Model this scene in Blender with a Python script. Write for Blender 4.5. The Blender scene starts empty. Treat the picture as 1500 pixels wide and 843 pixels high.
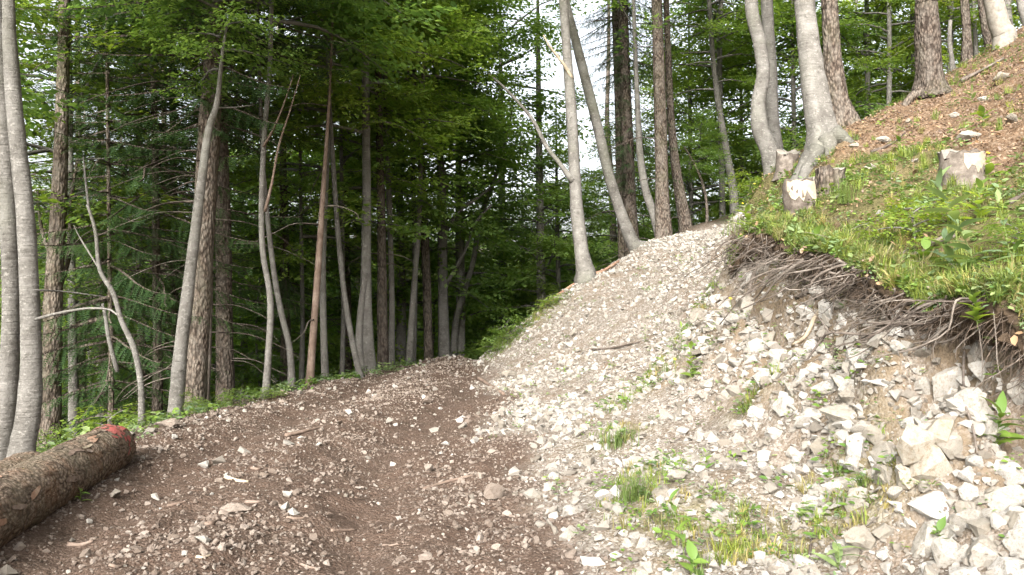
import bpy, bmesh, math, random
import numpy as np
from mathutils import Vector, Matrix, Euler
R = math.radians
rng = np.random.default_rng(7)
random.seed(7)
scene = bpy.context.scene
COL = scene.collection

# ------------------------------------------------------------------ camera, world, sun, exposure
F, U0, V0, EYE = 1155.0, 750.0, 421.5, 1.6          # focal length and centre in photo pixels, eye height
cam_data = bpy.data.cameras.new('camera')
cam_data.sensor_width = 36.0
cam_data.lens = 36.0 * F / 1500.0
cam_data.clip_start = 0.05
cam_data.clip_end = 2000.0
cam = bpy.data.objects.new('camera', cam_data)
cam.location = (0, 0, EYE)
cam.rotation_euler = (R(90), 0, 0)
COL.objects.link(cam)
scene.camera = cam

SUN_EL, SUN_AZ = 32.0, 197.0        # azimuth clockwise from +Y: behind the camera, to the left
world = bpy.data.worlds.new('World')
scene.world = world
world.use_nodes = True
wn = world.node_tree
bg = wn.nodes['Background']
sky = wn.nodes.new('ShaderNodeTexSky')
sky.sky_type = 'NISHITA'
sky.sun_disc = False
sky.sun_elevation = R(SUN_EL)
sky.sun_rotation = R(SUN_AZ)
sky.air_density = 1.0
sky.dust_density = 6.0
sky.ozone_density = 0.6
hsv = wn.nodes.new('ShaderNodeHueSaturation')          # thin bright overcast: the clear sky's colour washed out
hsv.inputs['Saturation'].default_value = 0.3
hsv.inputs['Value'].default_value = 1.5
wn.links.new(sky.outputs[0], hsv.inputs['Color'])
wn.links.new(hsv.outputs[0], bg.inputs[0])
bg.inputs[1].default_value = 0.15
sun_data = bpy.data.lights.new('sun', 'SUN')
sun_data.energy = 2.2
sun_data.angle = R(14)
sun_data.color = (1.0, 0.965, 0.92)
sun = bpy.data.objects.new('sun', sun_data)
_d = Vector((math.sin(R(SUN_AZ)) * math.cos(R(SUN_EL)), math.cos(R(SUN_AZ)) * math.cos(R(SUN_EL)), math.sin(R(SUN_EL))))
sun.rotation_euler = _d.to_track_quat('Z', 'Y').to_euler()
sun.location = (0, 0, 60)
COL.objects.link(sun)
vs = scene.view_settings
vs.view_transform = 'Standard'
vs.look = 'None'
vs.gamma = 1.0
vs.exposure = 1.38
scene.cycles.max_bounces = 12
scene.cycles.diffuse_bounces = 8
scene.cycles.transmission_bounces = 4
try:
    scene.cycles.use_denoising = True
except Exception:
    pass

# ------------------------------------------------------------------ helpers
def pix(u, v, d):
    return ((u - U0) / F * d, d, EYE - (v - V0) / F * d)

def tag(o, label=None, cat=None, group=None, kind=None):
    if label: o['label'] = label
    if cat: o['category'] = cat
    if group: o['group'] = group
    if kind: o['kind'] = kind
    return o

def empty(name, loc, label, cat, group=None):
    o = bpy.data.objects.new(name, None)
    o.empty_display_size = 0.2
    o.location = loc
    COL.objects.link(o)
    return tag(o, label, cat, group)

def mesh_np(name, verts, faces, mats, smooth=True, midx=None):
    """verts (N,3); faces an (M,k) array, or a list of such arrays (mixed sizes); mats a list of materials."""
    me = bpy.data.meshes.new(name)
    verts = np.asarray(verts, dtype=np.float32).reshape(-1, 3)
    if not isinstance(faces, (list, tuple)): faces = [faces]
    faces = [np.asarray(f, dtype=np.int32) for f in faces if len(f)]
    loops = np.concatenate([f.ravel() for f in faces])
    tot = np.concatenate([np.full(len(f), f.shape[1], dtype=np.int32) for f in faces])
    start = np.concatenate([[0], np.cumsum(tot)[:-1]]).astype(np.int32)
    me.vertices.add(len(verts)); me.vertices.foreach_set('co', verts.ravel())
    me.loops.add(len(loops)); me.loops.foreach_set('vertex_index', loops)
    me.polygons.add(len(tot)); me.polygons.foreach_set('loop_start', start)
    me.polygons.foreach_set('use_smooth', np.full(len(tot), bool(smooth)))
    for m in mats: me.materials.append(m)
    if midx is not None: me.polygons.foreach_set('material_index', np.asarray(midx, dtype=np.int32))
    me.update(calc_edges=True)
    me.validate()
    return me

def link(name, me, parent=None, loc=None, rot=None, scl=None):
    o = bpy.data.objects.new(name, me)
    COL.objects.link(o)
    if parent is not None: o.parent = parent
    if loc is not None: o.location = loc
    if rot is not None: o.rotation_euler = rot
    if scl is not None: o.scale = scl if hasattr(scl, '__len__') else (scl,) * 3
    return o

def smooth01(t):
    t = np.clip(t, 0, 1)
    return t * t * (3 - 2 * t)

def _h(ix, iy, s):
    n = (ix * 374761393 + iy * 668265263 + s * 974634777) & 0xFFFFFFFF
    n = ((n ^ (n >> 13)) * 1274126177) & 0xFFFFFFFF
    return ((n ^ (n >> 16)) & 0xFFFF) / 65535.0

def vnoise(x, y, s=0):
    x = np.asarray(x, dtype=np.float64); y = np.asarray(y, dtype=np.float64)
    ix = np.floor(x).astype(np.int64); iy = np.floor(y).astype(np.int64)
    fx = x - ix; fy = y - iy
    fx = fx * fx * (3 - 2 * fx); fy = fy * fy * (3 - 2 * fy)
    a = _h(ix, iy, s); b = _h(ix + 1, iy, s); c = _h(ix, iy + 1, s); d = _h(ix + 1, iy + 1, s)
    return (a * (1 - fx) + b * fx) * (1 - fy) + (c * (1 - fx) + d * fx) * fy

def fbm(x, y, s=0, oct=4):
    v = 0; a = 0.5; t = 0
    for k in range(oct):
        v = v + a * vnoise(np.asarray(x) * 2 ** k + 17.3 * k, np.asarray(y) * 2 ** k - 9.1 * k, s + k); t += a; a *= 0.5
    return v / t

def catmull(pts, n):
    """resample a polyline (rows of any width) into n+1 rows along a Catmull-Rom curve"""
    P = np.asarray(pts, dtype=float)
    if len(P) == 2: P = np.array([P[0], (P[0] + P[1]) / 2, P[1]])
    P = np.vstack([2 * P[0] - P[1], P, 2 * P[-1] - P[-2]])
    m = len(P) - 3
    out = []
    for t in np.linspace(0, m, n + 1):
        i = min(int(t), m - 1); f = t - i
        a, b, c, d = P[i:i + 4]
        out.append(0.5 * (2 * b + (c - a) * f + (2 * a - 5 * b + 4 * c - d) * f * f + (3 * b - a - 3 * c + d) * f ** 3))
    return np.array(out)

def tube(pts, rad, sides=8, seed=0, rough=0.0, flare=None, cap=True, lobes=0.0):
    """tube along pts (n,3) with radii (n,). Returns verts, quads, tris."""
    P = np.asarray(pts, dtype=float); rad = np.asarray(rad, dtype=float)
    n = len(P)
    T = np.gradient(P, axis=0)
    T /= np.linalg.norm(T, axis=1)[:, None] + 1e-9
    up = np.array([0.0, 0, 1]) if abs(T[0][2]) < 0.8 else np.array([0.0, 1, 0])
    A = np.cross(T[0], up); A /= np.linalg.norm(A)
    rr = np.random.default_rng(seed)
    th = np.linspace(0, 2 * math.pi, sides, endpoint=False)
    ph = rr.uniform(0, 6.28, 3)
    V = []
    for i in range(n):
        A = A - T[i] * np.dot(A, T[i]); A /= np.linalg.norm(A) + 1e-9
        B = np.cross(T[i], A)
        wav = .9 * wav + .6 * rr.normal(0, 1) * rough if i else 0.0
        r = rad[i] * (1 + wav + rough * (rr.uniform(-1, 1, sides)))
        if lobes:
            fl = lobes * math.exp(-i * 6.0 / n)
            r = r * (1 + fl * (np.sin(3 * th + ph[0]) + 0.6 * np.sin(5 * th + ph[1])))
        V.append(P[i] + np.outer(r * np.cos(th), A) + np.outer(r * np.sin(th), B))
    V = np.concatenate(V)
    i, j = np.meshgrid(np.arange(n - 1), np.arange(sides), indexing='ij')
    j2 = (j + 1) % sides
    Q = np.stack([i * sides + j, i * sides + j2, (i + 1) * sides + j2, (i + 1) * sides + j], -1).reshape(-1, 4)
    tris = np.zeros((0, 3), int)
    if cap:
        V = np.vstack([V, P[0], P[-1]])
        k = len(V) - 2
        jj = np.arange(sides); j2 = (jj + 1) % sides
        tris = np.concatenate([np.stack([np.full(sides, k), j2, jj], -1), np.stack([np.full(sides, k + 1), (n - 1) * sides + jj, (n - 1) * sides + j2], -1)])
    return V, Q, tris

def join(parts):
    """parts: list of (verts, quads, tris) -> merged"""
    V = []; Q = []; T = []; o = 0
    for v, q, t in parts:
        V.append(v); Q.append(q + o); T.append(t + o); o += len(v)
    return np.concatenate(V), np.concatenate(Q), np.concatenate(T)

# ------------------------------------------------------------------ terrain heights
C = []
def cp(*rows):
    for r in rows: C.append(r)
def cv(*rows):
    for u, v, d in rows: C.append(pix(u, v, d))
XL = [(-2, -4.7), (1, -4.6), (3, -4.5), (5, -4.5), (7, -4.4), (9.4, -4.0), (11.4, -3.5), (13.1, -3.05), (15, -2.46), (17, -1.9)]
XLy, XLx = np.array([a for a, b in XL]), np.array([b for a, b in XL])
def xleft(y): return np.interp(y, XLy, XLx)
for y, x in XL:
    cp((x, y, 0.02), (x * 0.5, y, 0.0), (x - 0.8, y, -0.2), (x - 3, y + .5, -1.3), (x - 8, y + 1, -4.0), (x - 22, y + 3, -11.5), (x - 60, y + 5, -30))
for y in (-2, 1, 3, 5, 7): cp((0.0, y, 0.0))
cp((-0.6, 11, 0), (-0.75, 13, 0), (-1.0, 15, 0.0), (-1.1, 16.6, 0.0))
cp((-2.2, 19, -.28), (-1, 19.5, -.3), (0.6, 20.5, -.45), (2.2, 23, -.9), (6, 28, -1.8), (12, 33, -2.5), (-6, 21, -2.4), (-10, 29, -6), (-2, 28, -3.6), (0, 45, -9), (20, 45, -4),
   (-30, 60, -22), (0, 75, -18), (35, 75, -6), (70, 70, 6), (-60, 40, -32), (-60, 90, -40), (70, 20, 34), (33, 12, 21), (20, 26, 9.5), (24, 40, 3), (20, 0, 13.5), (60, -10, 36), (20, -20, 13.5))
cv((740, 600, 10.4), (800, 600, 9.5), (760, 548, 13.0), (850, 545, 11.3), (850, 480, 13.3), (900, 500, 12), (950, 450, 12.5), (900, 430, 14.5), (1000, 400, 14.2), (950, 390, 16), (1050, 340, 18.5))
CREST = [pix(*p) for p in ((712, 522, 16.3), (760, 480, 15.5), (800, 448, 15.5), (850, 412, 15.8), (900, 388, 17), (940, 365, 18), (1000, 338, 19.5), (1060, 318, 21))]
cp(*CREST)
cp((.2, 17.2, 0.0), (1.2, 17.8, .5), (2.2, 19, 1.0), (3.2, 20.4, 1.4), (4.6, 22, 2.0), (6.2, 24, 2.3), (3, 21.5, 0.2), (7, 27, 0.5))
cv((1000, 500, 9.2), (960, 560, 8.3), (1040, 450, 10.3), (1065, 350, 15.5), (900, 640, 7.2), (850, 740, 5.6), (900, 740, 5.3), (1000, 640, 6.8), (1000, 760, 4.8), (1000, 843, 4.0),
   (1100, 843, 3.8), (1100, 700, 5.2), (1200, 800, 4.2), (1300, 800, 3.9), (1450, 800, 3.5), (1100, 560, 7.0), (1200, 640, 5.4), (1200, 560, 5.9), (1200, 490, 6.4), (1300, 640, 4.8),
   (1300, 560, 5.1), (1400, 640, 4.3), (1400, 560, 4.5), (1480, 640, 4.0), (1480, 580, 4.05), (1075, 385, 9.0), (1100, 360, 8.8), (1200, 400, 7.2), (1300, 430, 6.0), (1400, 450, 5.2), (1500, 470, 4.6))
cp((3.0, 3, 1.3), (2.2, 2.4, .35), (2.6, 2.6, 1.0), (2.9, 0, 1.2), (1.6, 0, .15), (1.3, 2.5, .1), (2.9, -2, 1.2), (1.6, -2, .15), (6, 2, 3.5), (9, 3, 5.6), (8, -2, 4.9))
cv((1100, 335, 12), (1175, 310, 8.3), (1130, 255, 13.5), (1200, 215, 11.5), (1240, 190, 12.3), (1200, 270, 9.5), (1300, 330, 6.9), (1410, 268, 7.7), (1500, 300, 6.2), (1400, 370, 5.9), (1500, 390, 5.2),
   (1300, 230, 10), (1400, 180, 10.5), (1500, 180, 8.5), (1362, 142, 12.8), (1450, 110, 13), (1490, 70, 14.5), (1500, 120, 11), (1300, 165, 13.5), (1330, 145, 14.5), (1400, 105, 15.5))
cp((5.6, 15.5, 3.6), (7.2, 16.5, 4.4), (8.8, 18.5, 5.4), (7, 20, 3.6), (6.9, 24, 2.6), (10, 23, 4.8), (12, 19, 7.6), (14, 16, 9.2), (12, 11, 8.2), (10, 7, 6.7))
C = np.array(C, dtype=float)
def _phi(r2): return np.sqrt(r2 + 0.16)
_n = len(C)
_d2 = ((C[:, None, :2] - C[None, :, :2]) ** 2).sum(-1)
_A = np.zeros((_n + 3, _n + 3))
_A[:_n, :_n] = -_phi(_d2) + np.eye(_n) * 0.02 * -1
_A[:_n, _n] = 1; _A[:_n, _n + 1:] = C[:, :2]
_A[_n, :_n] = 1; _A[_n + 1:, :_n] = C[:, :2].T
_w = np.linalg.solve(_A, np.concatenate([C[:, 2], [0, 0, 0]]))
def base_h(x, y):
    x = np.asarray(x, dtype=float); y = np.asarray(y, dtype=float)
    sh = x.shape; x = x.ravel(); y = y.ravel()
    out = np.empty(len(x))
    for s in range(0, len(x), 20000):
        xx = x[s:s + 20000, None]; yy = y[s:s + 20000, None]
        out[s:s + 20000] = -_phi((xx - C[None, :, 0]) ** 2 + (yy - C[None, :, 1]) ** 2) @ _w[:_n] + _w[_n] + _w[_n + 1] * xx[:, 0] + _w[_n + 2] * yy[:, 0]
    return out.reshape(sh)

XT = np.array([(-5, 2.9), (3.0, 2.85), (4.6, 2.9), (6, 2.85), (7.2, 2.8), (8.8, 2.62), (10, 2.95), (12, 3.5), (15.5, 4.25), (20, 5.6), (30, 9)])
def xtop(y): return np.interp(y, XT[:, 0], XT[:, 1])            # the lip of the cut bank
XB = np.array([(-5, 1.0), (3.0, .75), (4.4, .5), (4.9, .42), (7.2, .06), (11.7, -.1), (17, -.85), (19, -1.2)])
def xbound(y): return np.interp(y, XB[:, 0], XB[:, 1])          # brown earth on its left, pale gravel on its right
def masks(x, y):
    nz = fbm(x * .9, y * .9, 3) - .5
    nf = fbm(x * 3.1, y * 3.1, 8) - .5
    brown = smooth01((xbound(y) - x + nz * 1.1 + nf * .5) / .55 + .5) * smooth01((19.0 - y) / 1.0)
    hill = smooth01((x - xtop(y) + nz * .4 + nf * .3) / .3 + .2)
    crest_y = np.interp(x, [c[0] for c in CREST] + [7.2, 8.8, 14], [c[1] for c in CREST] + [16.5, 18.5, 17])
    forest = np.maximum(smooth01((xleft(y) - .35 - x + nz * .6) / .5), smooth01((y - crest_y - .75 + nz) / .6) * (x > -0.4))
    forest = np.maximum(forest, smooth01((y - 18.6) / 1.0))
    return brown, hill, forest
def relief(x, y):
    b, h, f = masks(x, y)
    r = (fbm(x * 2.3, y * 2.3, 21) - .5) * .09 + (fbm(x * 7, y * 7, 22, 3) - .5) * .06
    bank = np.exp(-((x - xtop(y) + .35) / .45) ** 2) * (y < 10.5)
    face = np.exp(-((x - xtop(y) + .75) / .5) ** 2) * (y < 9)
    r = r * (1 + 1.2 * h + 1.5 * bank) + face * (vnoise(x * 5 + y, y * 4, 26) - .5) * .12 + bank * (fbm(x * 5, y * 5, 23, 3) - .5) * .16
    # the hollow weathered out under the turf lip
    r = r - .26 * np.exp(-((x - xtop(y) + .27) / .15) ** 2) * smooth01((9.2 - y) / .6) * (.5 + fbm(y * 1.8, 0 * y, 29, 2))
    # wheel ruts worn in the earth road, bending right with it
    mid = (xleft(y) + xbound(y)) * .5 + .15
    for off in (-.85, .85):
        r = r - .075 * b * np.exp(-((x - mid - off + .25 * (vnoise(y * .5, 0 * y, 4) - .5)) / .26) ** 2)
    r = r + .05 * b * np.exp(-((x - mid) / .3) ** 2) + b * (fbm(x * 4.5, y * 4.5, 24, 4) - .5) * .07
    return r * np.clip((60 - np.hypot(x, y)) / 40, .1, 1)
def H(x, y):
    x = np.asarray(x, dtype=float); y = np.asarray(y, dtype=float)
    return base_h(x, y) + relief(x, y)
def hz(x, y): return float(H(np.array([x]), np.array([y]))[0])
_ds = np.concatenate([np.linspace(2.4, 24, 900), np.linspace(24.1, 60, 200)])
def hit(u, v):
    """where the line of sight through a photo pixel meets the ground"""
    x = (u - U0) / F * _ds; z = EYE - (v - V0) / F * _ds
    dz = z - H(x, _ds)
    k = np.argmax(dz < 0)
    if dz[k] >= 0: return hit(u, v + 2)          # just over the skyline: take the ground right below it
    d = _ds[k]
    return Vector((float((u - U0) / F * d), float(d), float(hz((u - U0) / F * d, d))))
def slope_n(x, y, e=.08):
    zx = (hz(x + e, y) - hz(x - e, y)) / (2 * e); zy = (hz(x, y + e) - hz(x, y - e)) / (2 * e)
    return Vector((-zx, -zy, 1)).normalized()
# ------------------------------------------------------------------ materials
class NT:
    def __init__(s, name):
        s.m = bpy.data.materials.new(name); s.m.use_nodes = True
        s.t = s.m.node_tree; s.t.nodes.clear()
        s.out = s.t.nodes.new('ShaderNodeOutputMaterial')
    def n(s, typ, **kw):
        nd = s.t.nodes.new('ShaderNode' + typ)
        for k, v in kw.items():
            if k.startswith('i_'): nd.inputs[k[2:].replace('_', ' ')].default_value = v
            else: setattr(nd, k, v)
        return nd
    def l(s, a, b): s.t.links.new(a, b)
    def coord(s, kind='Object', scale=(1, 1, 1)):
        c = s.n('TexCoord'); mp = s.n('Mapping'); mp.inputs['Scale'].default_value = scale
        s.l(c.outputs[kind], mp.inputs[0]); return mp.outputs[0]
    def noise(s, vec, scale, detail=4, rough=.6, dist=0.0):
        nd = s.n('TexNoise'); nd.inputs['Scale'].default_value = scale; nd.inputs['Detail'].default_value = detail
        nd.inputs['Roughness'].default_value = rough; nd.inputs['Distortion'].default_value = dist
        s.l(vec, nd.inputs['Vector']); return nd.outputs['Fac']
    def voro(s, vec, scale, feature='F1', rand=1.0):
        nd = s.n('TexVoronoi', feature=feature); nd.inputs['Scale'].default_value = scale
        nd.inputs['Randomness'].default_value = rand
        s.l(vec, nd.inputs['Vector']); return nd
    def ramp(s, fac, stops, interp='LINEAR'):
        nd = s.n('ValToRGB'); cr = nd.color_ramp; cr.interpolation = interp
        while len(cr.elements) < len(stops): cr.elements.new(.5)
        for e, (p, c) in zip(cr.elements, stops):
            e.position = p; e.color = (c, c, c, 1) if not hasattr(c, '__len__') else (*c, 1)
        s.l(fac, nd.inputs[0]); return nd.outputs[0]
    def mix(s, fac, a, b, mode='MIX'):
        nd = s.n('MixRGB', blend_type=mode)
        for k, v in ((0, fac), (1, a), (2, b)):
            if hasattr(v, 'is_linked'): s.l(v, nd.inputs[k])
            elif k == 0: nd.inputs[0].default_value = v
            else: nd.inputs[k].default_value = (*v, 1)
        return nd.outputs[0]
    def math(s, op, a, b=None):
        nd = s.n('Math', operation=op)
        for k, v in ((0, a), (1, b)):
            if v is None: continue
            if hasattr(v, 'is_linked'): s.l(v, nd.inputs[k])
            else: nd.inputs[k].default_value = v
        return nd.outputs[0]
    def bump(s, h, strength=.5, dist=.02, normal=None):
        nd = s.n('Bump'); nd.inputs['Strength'].default_value = strength; nd.inputs['Distance'].default_value = dist
        s.l(h, nd.inputs['Height'])
        if normal is not None: s.l(normal, nd.inputs['Normal'])
        return nd.outputs[0]
    def finish(s, col, rough=.85, normal=None, spec=.25, trans=0.0, tcol=None):
        p = s.n('BsdfPrincipled')
        if hasattr(col, 'is_linked'): s.l(col, p.inputs['Base Color'])
        else: p.inputs['Base Color'].default_value = (*col, 1)
        p.inputs['Roughness'].default_value = rough
        p.inputs['Specular IOR Level'].default_value = spec
        if normal is not None: s.l(normal, p.inputs['Normal'])
        sh = p.outputs[0]
        if trans:
            t = s.n('BsdfTranslucent')
            c = tcol if tcol is not None else col
            if hasattr(c, 'is_linked'): s.l(c, t.inputs[0])
            else: t.inputs[0].default_value = (*c, 1)
            mx = s.n('MixShader'); mx.inputs[0].default_value = trans
            s.l(sh, mx.inputs[1]); s.l(t.outputs[0], mx.inputs[2]); sh = mx.outputs[0]
        s.l(sh, s.out.inputs[0]); return s.m
    def rnd(s): return s.n('ObjectInfo').outputs['Random']
    def isl(s): return s.n('NewGeometry').outputs['Random Per Island']

def mat_ground():
    s = NT('hillside_ground')
    v = s.coord('Object')
    at = s.n('Attribute', attribute_name='mask')
    sep = s.n('SeparateColor'); s.l(at.outputs['Color'], sep.inputs[0])
    brown, hill, forest = sep.outputs
    pw = s.n('Attribute', attribute_name='grassy').outputs['Fac']
    # pale limestone grit
    vo = s.voro(v, 38); vo2 = s.voro(v, 85)
    n1 = s.noise(v, 3.0, 5); n2 = s.noise(v, 24, 4); n3 = s.noise(v, .9, 4)
    cr = s.n('SeparateColor'); s.l(vo.outputs['Color'], cr.inputs[0])
    cr2 = s.n('SeparateColor'); s.l(vo2.outputs['Color'], cr2.inputs[0])
    grit = s.ramp(cr.outputs[0], [(0, (.09, .067, .05)), (.3, (.175, .15, .125)), (.7, (.285, .26, .228)), (1, (.40, .38, .35))])
    grit2 = s.ramp(cr2.outputs[0], [(0, (.085, .065, .05)), (.5, (.165, .14, .115)), (1, (.30, .275, .245))])
    white = s.mix(s.ramp(n2, [(.42, 0), (.58, 1)]), grit, grit2)
    soil = s.mix(s.noise(v, 60, 3), (.075, .054, .037), (.20, .15, .105))
    white = s.mix(s.ramp(n1, [(.46, 0.0), (.66, .65)]), white, soil)
    white = s.mix(s.ramp(s.noise(v, 1.3, 6, .65), [(.50, 0), (.70, .5)]), white, (.17, .115, .078))
    cutf = s.n('Attribute', attribute_name='cutface').outputs['Fac']
    ochre = s.mix(s.noise(v, 22, 5, .7), (.075, .054, .034), (.23, .175, .115))
    white = s.mix(s.math('MULTIPLY', cutf, s.ramp(s.noise(v, 4.5, 5), [(.38, .2), (.60, .9)])), white, ochre)
    scrub = s.n('Attribute', attribute_name='scrub').outputs['Fac']
    white = s.mix(s.math('MULTIPLY', scrub, .45), white, s.mix(s.noise(v, 35, 4), (.10, .085, .03), (.21, .19, .08)))
    # brown earth and bark mulch
    e1 = s.mix(s.noise(v, 45, 5, .7), (.034, .024, .018), (.112, .075, .055))
    e2 = s.ramp(cr2.outputs[1], [(0, (.045, .030, .022)), (.5, (.105, .073, .055)), (.88, (.17, .128, .102)), (1, (.26, .21, .175))])
    earth = s.mix(s.ramp(n2, [(.38, 0), (.6, 1)]), e1, e2)
    earth = s.mix(s.ramp(n3, [(.40, 0), (.64, .55)]), earth, (.08, .052, .038))
    # leaf litter and soil of the slope above the cut
    l1 = s.ramp(cr.outputs[1], [(0, (.07, .042, .025)), (.4, (.14, .085, .052)), (.75, (.21, .145, .095)), (1, (.30, .24, .18))])
    litter = s.mix(s.ramp(n2, [(.4, 0), (.62, 1)]), l1, (.13, .088, .055))
    turf = s.mix(s.noise(v, 30, 4), (.05, .055, .02), (.165, .135, .065))
    hillc = s.mix(pw, litter, turf)
    humus = s.mix(s.noise(v, 14, 5), (.022, .016, .011), (.075, .052, .033))
    humus = s.mix(s.ramp(s.noise(v, 1.6, 4), [(.45, 0), (.62, .7)]), humus, (.022, .042, .012))
    c = s.mix(brown, white, earth); c = s.mix(hill, c, hillc); c = s.mix(forest, c, humus)
    hgt = s.math('ADD', s.math('MULTIPLY', vo.outputs['Distance'], -0.9), s.math('MULTIPLY', vo2.outputs['Distance'], -.5))
    hgt = s.math('ADD', hgt, s.noise(v, 70, 5, .7))
    return s.finish(c, .95, s.bump(hgt, .8, .02), .12)

def mat_stone(name, lo, mid, hi, stain, ns=1.0, isl=False):
    s = NT(name)
    v = s.coord('Object', (ns, ns, ns))
    r = s.isl() if isl else s.rnd()
    base = s.ramp(r, [(0, lo), (.5, mid), (1, hi)])
    n = s.noise(v, 2.6, 6, .65)
    c = s.mix(s.ramp(n, [(.50, 0), (.68, .8)]), base, stain)
    c = s.mix(s.ramp(s.noise(v, .9, 5, .7), [(.55, 0), (.70, .6)]), c, tuple(k * .6 for k in stain))
    c = s.mix(s.ramp(s.noise(v, 11, 5, .75), [(.33, .4), (.52, 0)]), c, tuple(k * .55 for k in stain))
    h = s.math('ADD', s.noise(v, 7, 6, .7), s.math('MULTIPLY', s.noise(v, 30, 4), .4))
    return s.finish(c, .92, s.bump(h, .6, .04), .12)

def mat_bark(name, kind):
    s = NT(name)
    v = s.coord('Object')
    r = s.rnd()
    if kind == 'beech':
        vz = s.coord('Object', (1, 1, 1.5))
        c = s.ramp(s.noise(v, 3.5, 8, .7), [(.3, (.10, .094, .084)), (.48, (.175, .168, .154)), (.66, (.25, .243, .228)), (.8, (.32, .314, .298))])
        c = s.mix(s.ramp(s.noise(vz, 17, 5, .75), [(.56, 0), (.63, .75)]), c, (.34, .33, .305))      # lichen
        c = s.mix(s.ramp(s.noise(v, 9, 5, .7), [(.57, 0), (.68, .6)]), c, (.06, .055, .046))
        c = s.mix(s.ramp(s.noise(s.coord('Object', (1.6, 1.6, 20)), 2.6, 4, .7), [(.61, 0), (.70, .45)]), c, (.07, .064, .056))  # ring scars
        c = s.mix(s.ramp(s.noise(v, .9, 4), [(.5, 0), (.72, .45)]), c, (.075, .09, .04))          # algae
        h = s.math('ADD', s.noise(v, 20, 6, .7), s.noise(s.coord('Object', (1, 1, 14)), 4, 4))
        c = s.mix(1.0, c, s.ramp(r, [(0, (.56, .55, .54)), (1, (.94, .925, .905))]), 'MULTIPLY')
        return s.finish(c, .88, s.bump(h, .6, .03), .15)
    if kind == 'spruce':
        vv = s.coord('Object', (1, 1, .5))
        vo = s.voro(vv, 26)
        d = s.noise(vv, 9, 6, .7)
        c = s.ramp(vo.outputs['Distance'], [(.0, (.19, .16, .137)), (.35, (.12, .098, .08)), (.62, (.042, .033, .027))])
        c = s.mix(s.ramp(d, [(.42, 0), (.66, .8)]), c, (.175, .16, .14))
        c = s.mix(s.ramp(s.noise(v, 1.4, 4), [(.5, 0), (.72, .4)]), c, (.11, .115, .065))
        c = s.mix(1.0, c, s.ramp(r, [(0, (.75, .72, .7)), (1, (1.1, 1.06, 1.02))]), 'MULTIPLY')
        h = s.math('ADD', s.math('MULTIPLY', vo.outputs['Distance'], -1.2), d)
        return s.finish(c, .92, s.bump(h, .9, .03), .12)
    if kind == 'log':
        d = s.noise(v, 6, 6, .7)
        vo = s.voro(s.mix(.12, v, s.n('TexNoise').outputs['Color']), 34)
        c = s.ramp(s.noise(v, 30, 6, .75), [(.3, (.09, .065, .048)), (.46, (.24, .18, .135)), (.6, (.36, .285, .22)), (.75, (.48, .40, .32))])
        c = s.mix(s.ramp(vo.outputs['Distance'], [(.35, 0), (.7, .7)]), c, (.04, .028, .02))
        c = s.mix(s.ramp(d, [(.47, 0), (.66, .6)]), c, (.19, .105, .06))
        c = s.mix(s.ramp(s.noise(v, 2.3, 5), [(.5, 0), (.64, .55)]), c, (.16, .14, .10))
        h = s.math('ADD', s.math('MULTIPLY', vo.outputs['Distance'], -1.0), s.math('MULTIPLY', s.noise(v, 24, 6, .75), 1.5))
        return s.finish(c, .95, s.bump(h, 1.0, .04), .1)
    if kind == 'dead':
        c = s.ramp(s.noise(s.coord('Object', (1, 1, 1)), 9, 5, .7), [(.3, (.055, .046, .039)), (.5, (.135, .116, .10)), (.7, (.25, .225, .20))])
        c = s.mix(1.0, c, s.ramp(r, [(0, (.5, .46, .44)), (.5, (.8, .775, .75)), (1, (1.1, 1.09, 1.07))]), 'MULTIPLY')
        return s.finish(c, .9, s.bump(s.noise(v, 40, 4), .5, .01), .15)
    if kind == 'peeled':
        c = s.ramp(s.noise(v, 6, 6, .7), [(.3, (.085, .06, .046)), (.5, (.165, .122, .096)), (.7, (.25, .20, .165))])
        return s.finish(c, .9, s.bump(s.noise(v, 22, 5), .6, .02), .12)
    if kind == 'red':
        c = s.ramp(s.noise(v, 7, 5, .7), [(.3, (.13, .075, .05)), (.5, (.26, .16, .11)), (.7, (.36, .27, .2))])
        return s.finish(c, .9, s.bump(s.noise(v, 25, 4), .6, .02), .15)

def mat_wood(name, a, b, scale=(1, 1, 1)):
    s = NT(name)
    v = s.coord('Object', scale)
    c = s.mix(s.ramp(s.noise(v, 14, 5, .7), [(.35, 0), (.65, 1)]), a, b)
    c = s.mix(s.ramp(s.noise(v, 3, 4), [(.55, 0), (.75, .7)]), c, tuple(k * .4 for k in a))
    return s.finish(c, .85, s.bump(s.noise(v, 30, 4), .5, .015), .2)

def mat_leaf(name, a, b, trans=.4, tmul=(1.5, 1.35, .6), rough=.5, hue=.25):
    s = NT(name)
    c = s.mix(s.isl(), a, b)
    c = s.mix(1.0, c, s.ramp(s.rnd(), [(0, (1 - hue, 1 - hue * .8, 1 - hue * .3)), (.5, (1, 1, 1)), (1, (1 + hue * 1.2, 1 + hue * .8, 1))]), 'MULTIPLY')
    tc = s.mix(1.0, c, tmul, 'MULTIPLY')
    return s.finish(c, rough, None, .35, trans, tc)

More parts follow.
